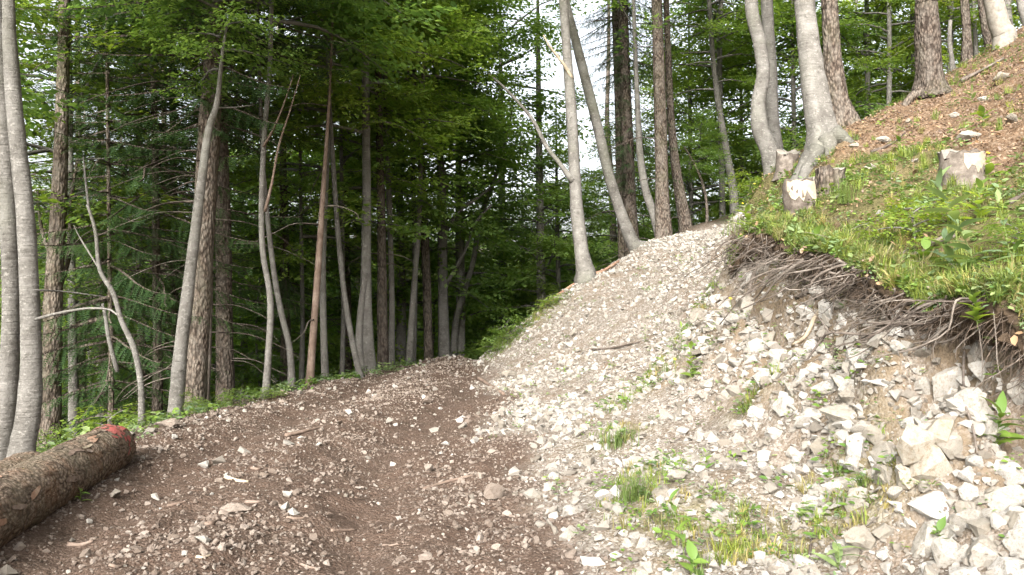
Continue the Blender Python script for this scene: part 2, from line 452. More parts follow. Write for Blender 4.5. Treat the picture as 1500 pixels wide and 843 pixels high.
M = {}
M['ground'] = mat_ground()
M['lime'] = mat_stone('pale_limestone', (.24, .218, .18), (.345, .323, .285), (.46, .443, .415), (.22, .18, .13), 7)
M['lime_gravel'] = mat_stone('pale_gravel', (.21, .188, .158), (.345, .322, .286), (.48, .462, .43), (.24, .20, .15), 12)
M['outcrop'] = mat_stone('cracked_limestone', (.28, .25, .20), (.31, .282, .232), (.35, .322, .275), (.22, .165, .10), 4)
M['tan'] = mat_stone('brown_dusted_stone', (.18, .145, .117), (.26, .215, .178), (.36, .31, .265), (.16, .122, .095), 7)
M['tan_gravel'] = mat_stone('brown_dusted_gravel', (.13, .10, .08), (.23, .185, .152), (.37, .32, .275), (.13, .098, .076), 12)
M['beech'] = mat_bark('beech_bark', 'beech')
M['spruce'] = mat_bark('spruce_bark', 'spruce')
M['logbark'] = mat_bark('log_bark', 'log')
M['dead'] = mat_bark('dead_wood', 'dead')
M['peeled'] = mat_bark('peeled_grey_brown_bark', 'peeled')
M['redwood'] = mat_bark('peeled_red_bark', 'red')
M['cut'] = mat_wood('fresh_cut_wood', (.29, .235, .165), (.42, .36, .27))
M['cutgrey'] = mat_wood('weathered_cut_wood', (.17, .15, .125), (.27, .25, .215))
M['leaf'] = mat_leaf('beech_leaf', (.078, .145, .036), (.15, .22, .06), .52, (2.5, 2.4, 1.3))
M['leafy'] = mat_leaf('sunny_beech_leaf', (.095, .165, .030), (.17, .24, .05), .5, (2.2, 2.0, 1.0))  # lighter, yellower copy of the beech leaf: sunlight put into the colour
M['needle'] = mat_leaf('spruce_needle', (.028, .064, .022), (.060, .105, .032), .35, (1.9, 1.8, .9), .5)
M['herb'] = mat_leaf('herb_leaf', (.075, .15, .028), (.155, .24, .05), .35, (1.4, 1.3, .6))
M['herb2'] = mat_leaf('bluish_herb_leaf', (.13, .20, .085), (.21, .28, .13), .4, (1.3, 1.3, .7))
M['grass'] = mat_leaf('grass_blade', (.10, .16, .028), (.22, .265, .065), .4, (1.3, 1.2, .6), .6, .35)
M['drygrass'] = mat_leaf('dry_grass', (.18, .165, .06), (.29, .26, .11), .3, (1.1, 1.0, .7), .7)
M['litter'] = mat_leaf('dead_leaf', (.085, .05, .03), (.27, .19, .13), .12, (1, .9, .7), .75, .35)
M['stem'] = mat_wood('green_stem', (.10, .15, .04), (.16, .19, .07))
M['paint'] = mat_wood('red_marking_paint', (.32, .075, .07), (.20, .085, .065))
M['yellow'] = mat_leaf('yellow_petal', (.75, .55, .02), (.85, .65, .04), .2, (1, .9, .4))
M['rootfine'] = mat_wood('fine_dark_roots', (.05, .036, .027), (.17, .13, .10))
M['sodsoil'] = mat_wood('dark_root_soil', (.035, .024, .016), (.10, .07, .045))

# ------------------------------------------------------------------ the ground, one sheet to the horizon
def axis(lo, fine_lo, fine_hi, hi, step, grow=1.14):
    a = list(np.arange(fine_lo, fine_hi, step))
    s = step; x = fine_lo; L = []
    while x > lo: s *= grow; x -= s; L.append(x)
    s = step; x = a[-1]; Rr = []
    while x < hi: s *= grow; x += s; Rr.append(x)
    return np.array(L[::-1] + a + Rr)
gx = axis(-1500, -5.2, 5.6, 1500, .045)
ys = [2.2]
while ys[-1] < 21: ys.append(ys[-1] + max(.032, .0085 * ys[-1]))
s_ = .2
while ys[-1] < 1600: s_ *= 1.14; ys.append(ys[-1] + s_)
s_ = .05; y_ = 2.2; pre = []
while y_ > -120: s_ *= 1.2; y_ -= s_; pre.append(y_)
gy = np.array(pre[::-1] + ys)
GX, GY = np.meshgrid(gx, gy)
GZ = H(GX, GY)
far = smooth01((np.hypot(GX, GY) - 90) / 60)
GZ = GZ * (1 - far) + far * np.clip(GZ, -45, 60)
_r = np.hypot(GX, GY)
far2 = smooth01((_r - 150) / 900)                    # the far side of the valley
GZ = GZ * (1 - far2) + far2 * (30 + 60 * fbm(GX / 300, GY / 300, 77))
gv = np.stack([GX, GY, GZ], -1).reshape(-1, 3)
ny, nx = GX.shape
ii, jj = np.meshgrid(np.arange(ny - 1), np.arange(nx - 1), indexing='ij')
gq = np.stack([ii * nx + jj, ii * nx + jj + 1, (ii + 1) * nx + jj + 1, (ii + 1) * nx + jj], -1).reshape(-1, 4)
gme = mesh_np('ground', gv, gq, [M['ground']])
mb, mh, mf = masks(GX, GY)
colr = np.stack([mb, mh, mf, np.ones_like(mb)], -1).reshape(-1, 4).astype(np.float32)
ca = gme.color_attributes.new('mask', 'FLOAT_COLOR', 'POINT'); ca.data.foreach_set('color', colr.ravel())
def grassy(x, y):
    d = x - xtop(y)
    lim = np.interp(y, [3, 5, 7, 9, 12, 15, 20], [3.5, 3.0, 2.6, 2.1, 1.2, .8, .5])
    n = fbm(x * 1.3, y * 1.3, 31) - .5
    return smooth01((lim - d) / 1.1 + n * 2.6 + .15)
ga = gme.attributes.new('grassy', 'FLOAT', 'POINT'); ga.data.foreach_set('value', grassy(GX, GY).ravel().astype(np.float32))
SCRUB = [(pix(*p), q) for p, q in (((985, 520, 9.3), .45), ((940, 570, 8.4), .35), ((905, 645, 7.2), .28), ((960, 690, 5.9), .35), ((1000, 770, 4.8), .35), ((1060, 800, 4.2), .3), ((1230, 700, 4.9), .25), ((930, 735, 5.3), .25),
         ((1030, 480, 9.8), .3), ((800, 455, 15.2), .5), ((745, 505, 15.2), .5), ((1100, 590, 6.6), .2), ((1180, 760, 4.4), .25), ((1290, 730, 4.2), .2), ((905, 600, 8.2), .25))]
def scrub(x, y):
    s = 0
    for p, q in SCRUB: s = s + np.exp(-((x - p[0]) ** 2 + (y - p[1]) ** 2) / (q * q))
    return np.clip(s * (.35 + 1.3 * fbm(x * 4, y * 4, 41, 3)), 0, 1)
def cutface(x, y):
    return smooth01((x - xtop(y) + 1.25) / .8) * smooth01((9.6 - y) / 1.5)
for nm_, fn_ in (('scrub', scrub), ('cutface', cutface)):
    a_ = gme.attributes.new(nm_, 'FLOAT', 'POINT'); a_.data.foreach_set('value', fn_(GX, GY).ravel().astype(np.float32))
ground = link('ground', gme)
tag(ground, 'stony hillside with brown earth road and pale gravel side track', None, None, 'structure')
# ------------------------------------------------------------------ foliage meshes shared by the trees
def frame_of(d, roll=0.0):
    """columns: along d, sideways, normal"""
    d = np.asarray(d, float); d = d / np.linalg.norm(d)
    up = np.array([0, 0, 1.0]) if abs(d[2]) < .95 else np.array([1.0, 0, 0])
    s = np.cross(up, d); s /= np.linalg.norm(s)
    n = np.cross(d, s)
    c, q = math.cos(roll), math.sin(roll)
    return np.stack([d, c * s + q * n, -q * s + c * n], 1)

def spray_template(r, n=26, length=.85, leaf=.085):
    """a flat beech spray: leaves to both sides of a twig; (n*4, 3) vertices of leaf quads"""
    V = []
    for k in range(n):
        t = (k + .5) / n * length * r.uniform(.9, 1.05)
        side = 1 if k % 2 else -1
        w = .30 * (1 - abs(t / length - .4) * .9)
        off = r.uniform(.02, 1) * w
        base = np.array([t - off * .2, side * off, -off * off * .35 + r.uniform(-.03, .03)])
        L = leaf * r.uniform(.7, 1.3)
        d = np.array([math.cos(r.uniform(.4, 1.25)), side * 1.0, r.uniform(-.45, .15)])
        Fm = frame_of(d, r.normal(0, .35))
        q = np.array([[0, 0, 0], [.45 * L, .31 * L, .02 * L], [L, 0, -.05 * L], [.45 * L, -.31 * L, .02 * L]])
        V.append(base + q @ Fm.T)
    return np.concatenate(V)

def beech_crown(seed, h, rad, nb, n_spray, low=0.0, leaf=.085, slen=1.0, mat='leaf'):
    r = np.random.default_rng(seed)
    temps = [spray_template(r, 26, r.uniform(.7, 1.0) * slen, leaf) for _ in range(6)]
    leaves = []; wood = []
    per = n_spray // nb
    for b in range(nb):
        t = low + (1 - low) * (b + r.uniform(.0, .9)) / nb
        az = b * 2.4 + r.uniform(-.5, .5)
        prof = math.sin(math.pi * min(1, .28 + .72 * t)) ** .7
        L = rad * (.35 + .65 * prof) * r.uniform(.65, 1.12)
        z0 = h * t * .86
        el = r.uniform(.15, .75) * (0.5 + t)
        p = np.array([0, 0, z0]); d = np.array([math.cos(az) * math.cos(el), math.sin(az) * math.cos(el), math.sin(el)])
        pts = [p.copy()]
        for k in range(6):
            d = d + np.array([r.normal(0, .14), r.normal(0, .14), -.10 + r.normal(0, .08)])
            d /= np.linalg.norm(d)
            p = p + d * L / 6; pts.append(p.copy())
        pts = np.array(pts)
        r0 = .012 + .013 * L
        wood.append(tube(pts, np.linspace(r0, .006, 7), 4, seed + b, 0, cap=False))
        for k in range(per):
            s = r.uniform(.22, 1.0) ** .8 * 6
            i = min(int(s), 5); q = pts[i] + (pts[i + 1] - pts[i]) * (s - i)
            dirb = pts[i + 1] - pts[i]
            a = math.atan2(dirb[1], dirb[0]) + r.choice([-1, 1]) * r.uniform(.2, 1.5)
            dd = np.array([math.cos(a), math.sin(a), r.normal(-.10, .16)])
            o = r.uniform(0, .55) * (.4 + .6 * (1 - s / 6)) * L * .35
            q = q + np.array([dd[0] * o, dd[1] * o, r.normal(0, .13)])
            leaves.append(q + temps[r.integers(6)] @ (frame_of(dd, r.normal(0, .3)) * r.uniform(.75, 1.2)).T)
    LV = np.concatenate(leaves)
    lf = np.arange(len(LV)).reshape(-1, 4)
    WV, WQ, WT = join(wood)
    return mesh_np('crown', np.vstack([LV, WV]), [lf, WQ + len(LV)], [M[mat], M['beech']], True,
                   np.concatenate([np.zeros(len(lf), int), np.ones(len(WQ), int)]))

def spruce_branch(r, L, z0, az, droop, fine=1.0):
    """one drooping spruce bough: needle triangles along hanging side twigs"""
    n = 7
    s = np.linspace(0, 1, n)
    out = L * s
    dz = -droop * L * (s ** 1.3) * .75 + .16 * L * s ** 3
    wob = r.normal(0, .03 * L, n).cumsum() * .4
    ca, sa = math.cos(az), math.sin(az)
    pts = np.stack([ca * out - sa * wob, sa * out + ca * wob, z0 + dz], 1)
    tw = tube(pts, np.linspace(.010 + .007 * L, .004, n), 3, 0, 0, cap=False)
    B = []; D = []; LL = []
    m = max(4, int(L / (.085 * fine)))
    for k in range(m):
        t = .14 + .86 * (k + r.uniform(0, 1)) / m
        i = min(int(t * (n - 1)), n - 2); f = t * (n - 1) - i
        q = pts[i] * (1 - f) + pts[i + 1] * f
        ax = pts[i + 1] - pts[i]; ax /= np.linalg.norm(ax)
        for side in (-1, 1):
            sd = np.cross(ax, [0, 0, 1]) * side
            d = ax * r.uniform(.3, .9) + sd * r.uniform(.5, 1) + np.array([0, 0, -r.uniform(.25, .95)])
            B.append(q); D.append(d / np.linalg.norm(d)); LL.append((.18 + .42 * L * .22) * (1.15 - .75 * t) * r.uniform(.6, 1.25))
    B = np.array(B); D = np.array(D); LL = np.array(LL)
    V = []
    st = .034 * fine
    for b, d, l in zip(B, D, LL):
        k = max(3, int(l / st))
        tt = (np.arange(k) + .5) / k
        c = b + d * (tt * l)[:, None] + np.array([0, 0, -.22]) * (tt ** 2 * l)[:, None]
        Fm = frame_of(d)
        for sg in (-1, 1):
            nd = Fm[:, 0] * .75 + Fm[:, 1] * sg * .8 + Fm[:, 2] * r.uniform(-.3, .35)
            tip = c + nd * (.042 * fine) * r.uniform(.8, 1.25, k)[:, None]
            w = Fm[:, 0] * .011 * fine
            V.append(np.stack([c - w, c + w, tip], 1).reshape(-1, 3))
    return np.concatenate(V), tw

def spruce_crown(seed, h, rad, step=.42, low=0.0, fine=1.0):
    r = np.random.default_rng(seed)
    NV = []; W = []
    z = low * h
    while z < h - .4:
        t = z / h
        L = rad * (1 - t) ** .75 * min(1, .55 + 2.2 * t)
        nb = int(r.integers(4, 7))
        a0 = r.uniform(0, 6.28)
        for k in range(nb):
            v, w = spruce_branch(r, max(.3, L * r.uniform(.6, 1.15)), z + r.uniform(-.12, .12), a0 + k * 6.283 / nb + r.uniform(-.3, .3), .55 * (1 - t) + r.uniform(-.1, .2), fine)
            NV.append(v); W.append(w)
        z += step * r.uniform(.75, 1.3)
    NV = np.concatenate(NV); nf = np.arange(len(NV)).reshape(-1, 3)
    WV, WQ, WT = join(W)
    return mesh_np('crown', np.vstack([NV, WV]), [nf, WQ + len(NV)], [M['needle'], M['spruce']], False,
                   np.concatenate([np.zeros(len(nf), int), np.ones(len(WQ), int)]))

TALL = [beech_crown(100 + k, 8, 3.3, 28, 400, 0, .122) for k in range(3)]         # crowns of full-grown beeches
MID = [beech_crown(120 + k, 8, 2.8, 26, 600, 0, .118) for k in range(3)]           # crowns of understorey beeches
LOWB = [beech_crown(140 + k, 4.6, 2.0, 18, 480, 0, .10) for k in range(2)]         # young beeches
SUNNY = [beech_crown(150, 9, 3.0, 26, 640, 0, .112, mat='leafy')]
SPR = [spruce_crown(160 + k, 11, 2.9, .50, 0, 1.1) for k in range(2)]
SPRLOW = [spruce_crown(170 + k, 9, 2.8, .40, 0, 1.0) for k in range(2)]
SHRUB = [beech_crown(180 + k, .75, .55, 9, 60, 0, .07, .42, mat='leafy') for k in range(2)]

# ------------------------------------------------------------------ trees
def trunk_mesh(pts, rad, mat, sides, seed, rough=.03, lobes=.12, n=None):
    n = n or max(10, len(pts) * 4)
    X = catmull(np.column_stack([pts, rad]), n)
    v, q, t = tube(X[:, :3], np.maximum(X[:, 3], .004), sides, seed, rough, lobes=lobes)
    return mesh_np('trunk', v, [q, t], [M[mat]], True)

def limb(parent, pts, r0, r1, mat, seed, name='limb', sides=7):
    X = catmull(pts, max(6, len(pts) * 3))
    v, q, t = tube(X, np.linspace(r0, r1, len(X)), sides, seed, .05)
    return link(name, mesh_np(name, v, [q, t], [M[mat]], True), parent)

def hero(name, label, cat, d, pts, top_h, mat, crown=None, crown_at=None, crown_s=1.0, group=None, lean=None, dd=None, sides=14, lobes=.14, flare=1.28, limbs=(), dead=0, crown_rot=None, dead_side=None):
    """a tree traced as a line of (u, v, width in pixels) on a distance d; goes on to top_h metres above its foot"""
    n = len(pts)
    pts = [(u, v, w * .87) for u, v, w in pts]
    W = []
    for k, (u, v, w) in enumerate(pts):
        dk = d + (dd or 0) * k / max(1, n - 1)
        W.append(list(pix(u, v, dk)) + [.5 * w / F * dk])
    W = np.array(W)
    g = hz(W[0, 0], W[0, 1])
    foot = W[0].copy()
    if W[0, 2] > g - .05:                      # take the trunk down into the ground
        foot[2] = g - .12 - W[0, 3] * .9
        W = np.vstack([foot, W]) if W[0, 2] - g > .15 else np.vstack([foot, W[1:]])
    w0 = W[0, 3]
    W[0, 3] *= flare
    if W[1, 2] - W[0, 2] > .6:
        W = np.insert(W, 1, [W[0, 0] * .8 + W[1, 0] * .2, W[0, 1], g + .22 * (.5 + 2 * w0), w0 * 1.02], 0)
        W = np.insert(W, 1, [W[0, 0] * .95 + W[2, 0] * .05, W[0, 1], g + .02, w0 * (.3 + .7 * flare)], 0)
    top = W[-1]
    prev = W[-2]
    dirv = (top[:3] - prev[:3]); dirv /= np.linalg.norm(dirv)
    if top_h:
        zt = g + top_h
        if zt > top[2] + .5:
            for f in (.33, .66, 1):
                L = (zt - top[2]) * f
                W = np.vstack([W, list(top[:3] + np.array([dirv[0] * L * (1 - .4 * f), dirv[1] * L * .5, L])) + [max(.015, top[3] * (1 - f * .85))]])
    base = Vector((W[0, 0], W[0, 1], g))
    o = empty(name, base, label, cat, group)
    rel = W[:, :3] - np.array(base)
    tr = link('trunk', trunk_mesh(rel, W[:, 3], mat, sides, int(abs(foot[0] * 100)) + 3, .035, lobes), o)
    if crown:
        for (me, frac, s, rz) in crown:
            zc = frac
            px = np.interp(zc, rel[:, 2], rel[:, 0]); py = np.interp(zc, rel[:, 2], rel[:, 1])
            link('crown', me, o, (px, py, zc), (0, 0, rz), s)
    for lp in limbs:
        (lpts, w0, w1) = lp[:3]
        P = np.array([pix(u, v, d + q) for (u, v, q) in lpts]) - np.array(base)
        limb(o, P, .5 * w0 / F * d, .5 * w1 / F * d, lp[3] if len(lp) > 3 else mat, len(lpts), 'limb')
    r = np.random.default_rng(int(abs(foot[0] * 37 + foot[1] * 11)))
    for k in range(dead):
        z = r.uniform(.6, 6.2)
        px = np.interp(z, rel[:, 2], rel[:, 0]); py = np.interp(z, rel[:, 2], rel[:, 1]); rr = np.interp(z, rel[:, 2], W[:, 3])
        az = r.uniform(0, 6.28) if dead_side is None else r.normal(dead_side, .9)
        L = r.uniform(.5, 1.7)
        a = np.array([math.cos(az), math.sin(az), 0])
        p0 = np.array([px, py, z]) + a * rr * .7
        side = np.array([-a[1], a[0], 0])
        P = [p0, p0 + a * L * .4 + [0, 0, -.02 * L] + side * r.normal(0, .03), p0 + a * L * .75 + [0, 0, -.16 * L] + side * r.normal(0, .07), p0 + a * L + [0, 0, -.30 * L] + side * r.normal(0, .1)]
        limb(o, P, r.uniform(.008, .016), .003, 'dead', k, 'dead_branch', 4)
    return o

T, Mi, Lo, Su, Sp, Sl = TALL, MID, LOWB, SUNNY, SPR, SPRLOW
G0 = 'trees lining the outer edge of the road'
# left edge of the road
hero('beech_tree', 'smooth grey beech trunk right behind the red-marked log, leftmost but one', 'tree', 7.0,
     [(32, 685, 41), (43, 600, 37), (46, 520, 34), (42, 400, 30), (36, 300, 28), (24, 190, 25), (14, 60, 22), (10, -60, 20)], 17, 'beech', [(T[0], 7.0, 1, .4), (Mi[1], 4.2, .8, 2.0)], dd=.3,
     limbs=[([(52, 468, 0), (90, 458, -.2), (130, 452, -.3), (160, 454, -.4), (172, 462, -.45)], 5, 2), ([(50, 425, 0), (100, 428, .3), (160, 436, .5)], 3, 1)])
hero('beech_tree', 'pale beech trunk cut by the left picture edge beside a twin trunk', 'tree', 7.6,
     [(-2, 690, 38), (12, 560, 32), (16, 430, 29), (10, 280, 26), (2, 120, 23), (-6, -40, 20)], 16, 'beech', [(T[1], 7.5, 1, 1.2)])
hero('beech_tree', 'dark shaded trunk standing in the gap right of the two pale beeches', 'tree', 11.5,
     [(72, 640, 34), (76, 540, 29), (78, 430, 27), (86, 300, 24), (92, 120, 20), (95, -30, 17)], 17, 'spruce', [(T[2], 8, 1, .2)],
     limbs=[([(80, 440, 0), (100, 380, .3), (104, 300, .5), (112, 240, .7)], 8, 4), ([(84, 400, 0), (62, 340, .2), (55, 280, .3)], 6, 3)])
hero('beech_sapling', 'thin bare curving grey sapling right of the log end', 'sapling', 9.6,
     [(208, 640, 12), (206, 560, 10), (196, 510, 10), (178, 470, 9), (166, 430, 8), (146, 395, 7), (140, 340, 6), (128, 300, 5)], 0, 'beech', sides=8,
     limbs=[([(172, 545, 0), (160, 500, 0), (154, 462, .1), (150, 445, .1)], 7, 4), ([(146, 395, 0), (118, 350, .3), (108, 330, .4)], 3, 1), ([(130, 305, 0), (126, 270, .1), (122, 230, .2)], 4, 2)])
hero('spruce_tree', 'brown scaly spruce trunk just behind the leaning pale trunk', 'tree', 11.6,
     [(279, 612, 48), (287, 540, 40), (294, 420, 36), (303, 250, 32), (312, 100, 28), (316, -40, 25)], 20, 'spruce', [(Sp[0], 6.0, 1, 0), (Sl[0], 4.4, .95, 1.5)], dead=20, dead_side=3.6)
hero('spruce_tree', 'straight spruce trunk with bare dead snags right of the leaning pale trunk', 'tree', 13.2,
     [(331, 598, 32), (329, 500, 28), (328, 400, 27), (325, 250, 24), (322, 100, 21), (320, -30, 19)], 20, 'spruce', [(Sp[1], 6.6, 1, 1), (Sl[0], 4.8, .9, 3.5)], dead=26)
hero('beech_tree', 'pale trunk leaning right and bending upward in front of the big spruces', 'tree', 10.4,
     [(256, 614, 26), (264, 520, 22), (275, 430, 19), (286, 340, 17), (296, 260, 15), (306, 190, 12), (318, 150, 9), (325, 85, 6), (333, 30, 3)], 0, 'beech', [(Lo[0], 4.6, .55, 2)], lobes=.05,
     limbs=[([(316, 158, 0), (340, 158, .2), (372, 154, .3)], 3, 1)])
hero('spruce_tree', 'slim dead spruce pole full of short snags between two thick spruces', 'tree', 12.2,
     [(302, 600, 12), (306, 500, 10), (308, 400, 9), (306, 300, 8), (300, 180, 6)], 0, 'dead', dead=22, sides=8)
hero('beech_tree', 'slender trunk with a torn brown side stem at the road edge', 'tree', 11.4,
     [(389, 585, 14), (393, 520, 12), (396, 440, 11), (385, 370, 10), (383, 300, 10), (387, 200, 9), (395, 100, 8), (398, -20, 7)], 11, 'beech', [(Mi[0], 5.4, .9, 1)], sides=9,
     limbs=[([(388, 310, 0), (398, 270, -.1), (408, 215, -.2), (424, 165, -.3), (440, 110, -.4)], 5, 1, 'peeled'), ([(386, 215, -.1), (400, 190, -.2), (413, 160, -.3), (430, 110, -.3)], 4, 1, 'peeled')])
hero('beech_tree', 'thin grey trunk leaning left, foot behind the green bush', 'tree', 12.6,
     [(428, 575, 13), (424, 510, 11), (410, 450, 10), (400, 390, 9), (392, 320, 8), (384, 220, 7), (380, 100, 6)], 10, 'beech', [(Mi[1], 5.2, .9, 2)], sides=8)
hero('dead_tree', 'slim reddish brown peeled trunk leaning slightly right', 'tree', 12.9,
     [(453, 575, 14), (458, 500, 12), (464, 420, 11), (470, 330, 10), (476, 240, 7), (482, 150, 5), (486, 60, 4), (489, -30, 3)], 0, 'peeled', sides=9, dead=5)
hero('beech_tree', 'grey trunk close behind the reddish peeled one', 'tree', 14.6,
     [(477, 568, 15), (474, 480, 13), (473, 380, 12), (478, 250, 11), (484, 100, 9), (486, -20, 8)], 15, 'beech', [(Su[0], 5.0, .8, 3)], sides=9)
hero('beech_tree', 'slanting thin trunk that crosses behind the mottled one', 'tree', 14.4,
     [(528, 553, 12), (514, 490, 11), (503, 420, 10), (494, 330, 9), (488, 240, 8)], 9, 'beech', [(Mi[2], 5, .8, 2.2)], sides=8)
hero('beech_tree', 'mottled upright beech trunk at the bend of the earth road', 'tree', 15.2,
     [(541, 552, 24), (538, 490, 20), (536, 400, 18), (537, 300, 16), (536, 180, 14), (535, 60, 12), (534, -40, 11)], 17, 'beech', [(Mi[0], 4.6, .85, 4)], sides=12,
     limbs=[([(540, 345, 0), (524, 320, .2), (500, 298, .3), (470, 288, .4)], 4, 2)])
hero('beech_tree', 'forked stem leaning against the mottled beech', 'tree', 15.1,
     [(529, 550, 16), (526, 500, 13), (529, 450, 11), (535, 400, 9)], 0, 'beech', sides=9)
hero('spruce_tree', 'narrow dark trunk right of the mottled beech', 'tree', 16.4,
     [(562, 543, 20), (560, 460, 17), (559, 350, 15), (556, 200, 13), (553, 60, 11), (552, -40, 10)], 19, 'spruce', [(Su[0], 5.5, .7, 2)], sides=10, dead=8)
hero('beech_tree', 'pair-like thin trunk close to the narrow dark one', 'tree', 17.2,
     [(573, 541, 13), (574, 440, 11), (571, 320, 10), (566, 180, 9), (562, 20, 8)], 15, 'beech', [(Mi[1], 4.4, .8, 2)], sides=8)
hero('beech_tree', 'thin pale trunk leaning right before the road crest', 'tree', 18.2,
     [(598, 534, 12), (603, 470, 11), (608, 400, 10), (614, 320, 9), (617, 220, 8)], 12, 'beech', [(Mi[0], 5.6, .85, 1)], sides=8)
hero('beech_tree', 'dark twin trunk at the left of the road crest', 'tree', 19.4,
     [(628, 530, 16), (626, 440, 14), (622, 340, 13), (616, 220, 11), (606, 90, 9)], 16, 'spruce', [(Mi[0], 3.6, .8, 2)], sides=9)
hero('beech_tree', 'thickest upright trunk at the road crest with arching right bough', 'tree', 20.2,
     [(651, 531, 22), (649, 450, 18), (648, 350, 16), (646, 250, 14), (640, 170, 12), (638, 60, 10)], 18, 'beech', [(Mi[1], 4.0, .85, 0)], sides=10,
     limbs=[([(650, 345, 0), (672, 310, 0), (700, 290, .2), (735, 262, .4)], 7, 3), ([(652, 420, 0), (680, 370, -.2), (694, 330, -.4), (720, 300, -.5)], 6, 3)])
hero('beech_tree', 'curved trunk bowing right beyond the road crest', 'tree', 22,
     [(664, 528, 13), (668, 470, 12), (682, 420, 11), (694, 380, 10), (703, 320, 9), (722, 270, 8)], 9, 'beech', [(Mi[2], 6.2, .9, 2)], sides=8)
# trees on the rim of the gravel side track
hero('beech_tree', 'pale mottled beech rooted on the rim of the gravel track with a bare left bough', 'tree', 15.6,
     [(858, 405, 30), (852, 370, 25), (845, 310, 23), (841, 240, 20), (836, 150, 19), (830, 70, 17), (824, -20, 16)], 17, 'beech', [(T[1], 6.2, .85, .5)], dd=.2,
     limbs=[([(839, 266, 0), (820, 240, .1), (800, 214, .2), (784, 182, .3), (768, 160, .4), (740, 130, .6), (716, 108, .8)], 9, 3), ([(838, 116, .1), (826, 95, 0), (808, 72, -.1), (796, 52, -.1)], 6, 2, 'cut')])
hero('beech_tree', 'smooth grey trunk sweeping in a curve up left from the track rim', 'tree', 18,
     [(938, 368, 30), (926, 355, 23), (914, 325, 21), (902, 290, 20), (890, 250, 19), (874, 180, 18), (856, 110, 17), (838, 40, 14), (824, -20, 12)], 14, 'beech', [(Mi[0], 8, 1, .8)], dd=-.6, lobes=.05)
hero('spruce_tree', 'dark spruce with dense dead boughs behind the sweeping grey trunk', 'tree', 21,
     [(925, 362, 26), (922, 280, 20), (918, 180, 18), (914, 60, 16), (912, -30, 15)], 20, 'spruce', [(Sp[1], 6.5, .8, 2), (Sl[0], 3.5, .6, 2)], dead=18)
hero('spruce_tree', 'second dark spruce trunk touching its darker neighbour on the right', 'tree', 22,
     [(912, 366, 15), (908, 280, 13), (906, 180, 12), (902, 60, 11), (900, -20, 10)], 18, 'spruce', [(Sp[0], 7.5, .7, 2.6)], dead=12)
hero('beech_tree', 'short leaning trunk that forks from the foot of the straight spruce', 'tree', 19.6,
     [(968, 352, 20), (958, 315, 15), (946, 280, 13), (938, 230, 11), (934, 160, 9), (930, 60, 7)], 11, 'beech', [(Mi[2], 7.2, .8, .8)], sides=9)
hero('spruce_tree', 'straight reddish brown spruce trunk at the top left of the gravel track', 'tree', 19.3,
     [(972, 350, 30), (970, 300, 24), (968, 200, 21), (965, 100, 19), (961, -30, 17)], 21, 'spruce', [(Sp[1], 8.2, .8, 0)], dead=7)
hero('spruce_tree', 'leaning spruce trunk right of the straight reddish one', 'tree', 21,
     [(1004, 330, 24), (997, 290, 19), (988, 230, 16), (982, 160, 13), (978, 60, 11)], 16, 'spruce', [(Sp[0], 7.5, .7, 1)], dead=6)
hero('beech_sapling', 'thin dark sapling arching left over the top of the track', 'sapling', 21.5,
     [(1036, 325, 6), (1034, 290, 5), (1026, 260, 5), (1014, 235, 4), (1002, 215, 3)], 0, 'spruce', [(Lo[1], 1.6, .4, 0)], sides=6)
hero('beech_tree', 'slim trunk leaning left above the end of the track', 'tree', 23,
     [(1075, 290, 15), (1064, 220, 13), (1052, 150, 11), (1044, 80, 10), (1038, -10, 9)], 14, 'beech', [(T[0], 6.5, .75, 1), (Mi[0], 4.4, .8, 3)], sides=8)
hero('beech_tree', 'slim upright trunk behind the end of the track', 'tree', 24,
     [(1058, 296, 11), (1056, 200, 10), (1054, 100, 9), (1056, 0, 8)], 14, 'beech', [(Mi[1], 5.5, .95, 1)], sides=8)
# trees on the slope above the cut
hero('beech_tree', 'crooked pale beech with a swollen knob beside its foot', 'tree', 13.4,
     [(1140, 248, 38), (1128, 222, 31), (1114, 190, 27), (1111, 150, 25), (1118, 110, 24), (1112, 60, 24), (1102, 20, 23), (1098, -40, 20)], 15, 'beech', [(T[2], 7.5, .55, 1)], lobes=.12, flare=1.15)
hero('beech_tree', 'grey trunk partly hidden behind the crooked pale beech', 'tree', 14.6,
     [(1136, 232, 28), (1132, 180, 22), (1129, 100, 20), (1124, 20, 19), (1122, -40, 18)], 16, 'beech', [(T[0], 7.2, .55, 3)])
hero('beech_tree', 'largest grey beech with spreading root buttresses on the slope', 'tree', 11.5,
     [(1208, 222, 66), (1204, 196, 53), (1197, 160, 47), (1190, 110, 41), (1184, 60, 37), (1178, 0, 34), (1174, -60, 32)], 17, 'beech', [(T[1], 7.5, .6, 2)], lobes=.30, flare=1.25, sides=22)
hero('spruce_tree', 'lichen-flecked spruce trunk pressed against the largest beech', 'tree', 12.4,
     [(1238, 192, 50), (1228, 150, 38), (1220, 90, 31), (1216, 20, 28), (1213, -50, 26)], 19, 'spruce', [(Sp[0], 8.5, .55, 1.8)], lobes=.16, flare=1.3, sides=18)
hero('spruce_tree', 'thick lone spruce with a flared root on the open slope', 'tree', 12.8,
     [(1366, 146, 66), (1363, 118, 47), (1360, 70, 40), (1357, 10, 36), (1355, -50, 33)], 20, 'spruce', [(Sp[1], 7.5, .55, 1)], lobes=.20, flare=1.2, sides=18,
     limbs=[([(1350, 134, -.1), (1336, 142, -.2), (1326, 154, -.25), (1320, 164, -.2)], 16, 5)])
hero('dead_tree', 'broken pale snag leaning at the top right corner of the slope', 'tree', 15.5,
     [(1472, 68, 34), (1465, 40, 32), (1457, 10, 31), (1448, -30, 28), (1440, -70, 24)], 0, 'cutgrey', lobes=.2)
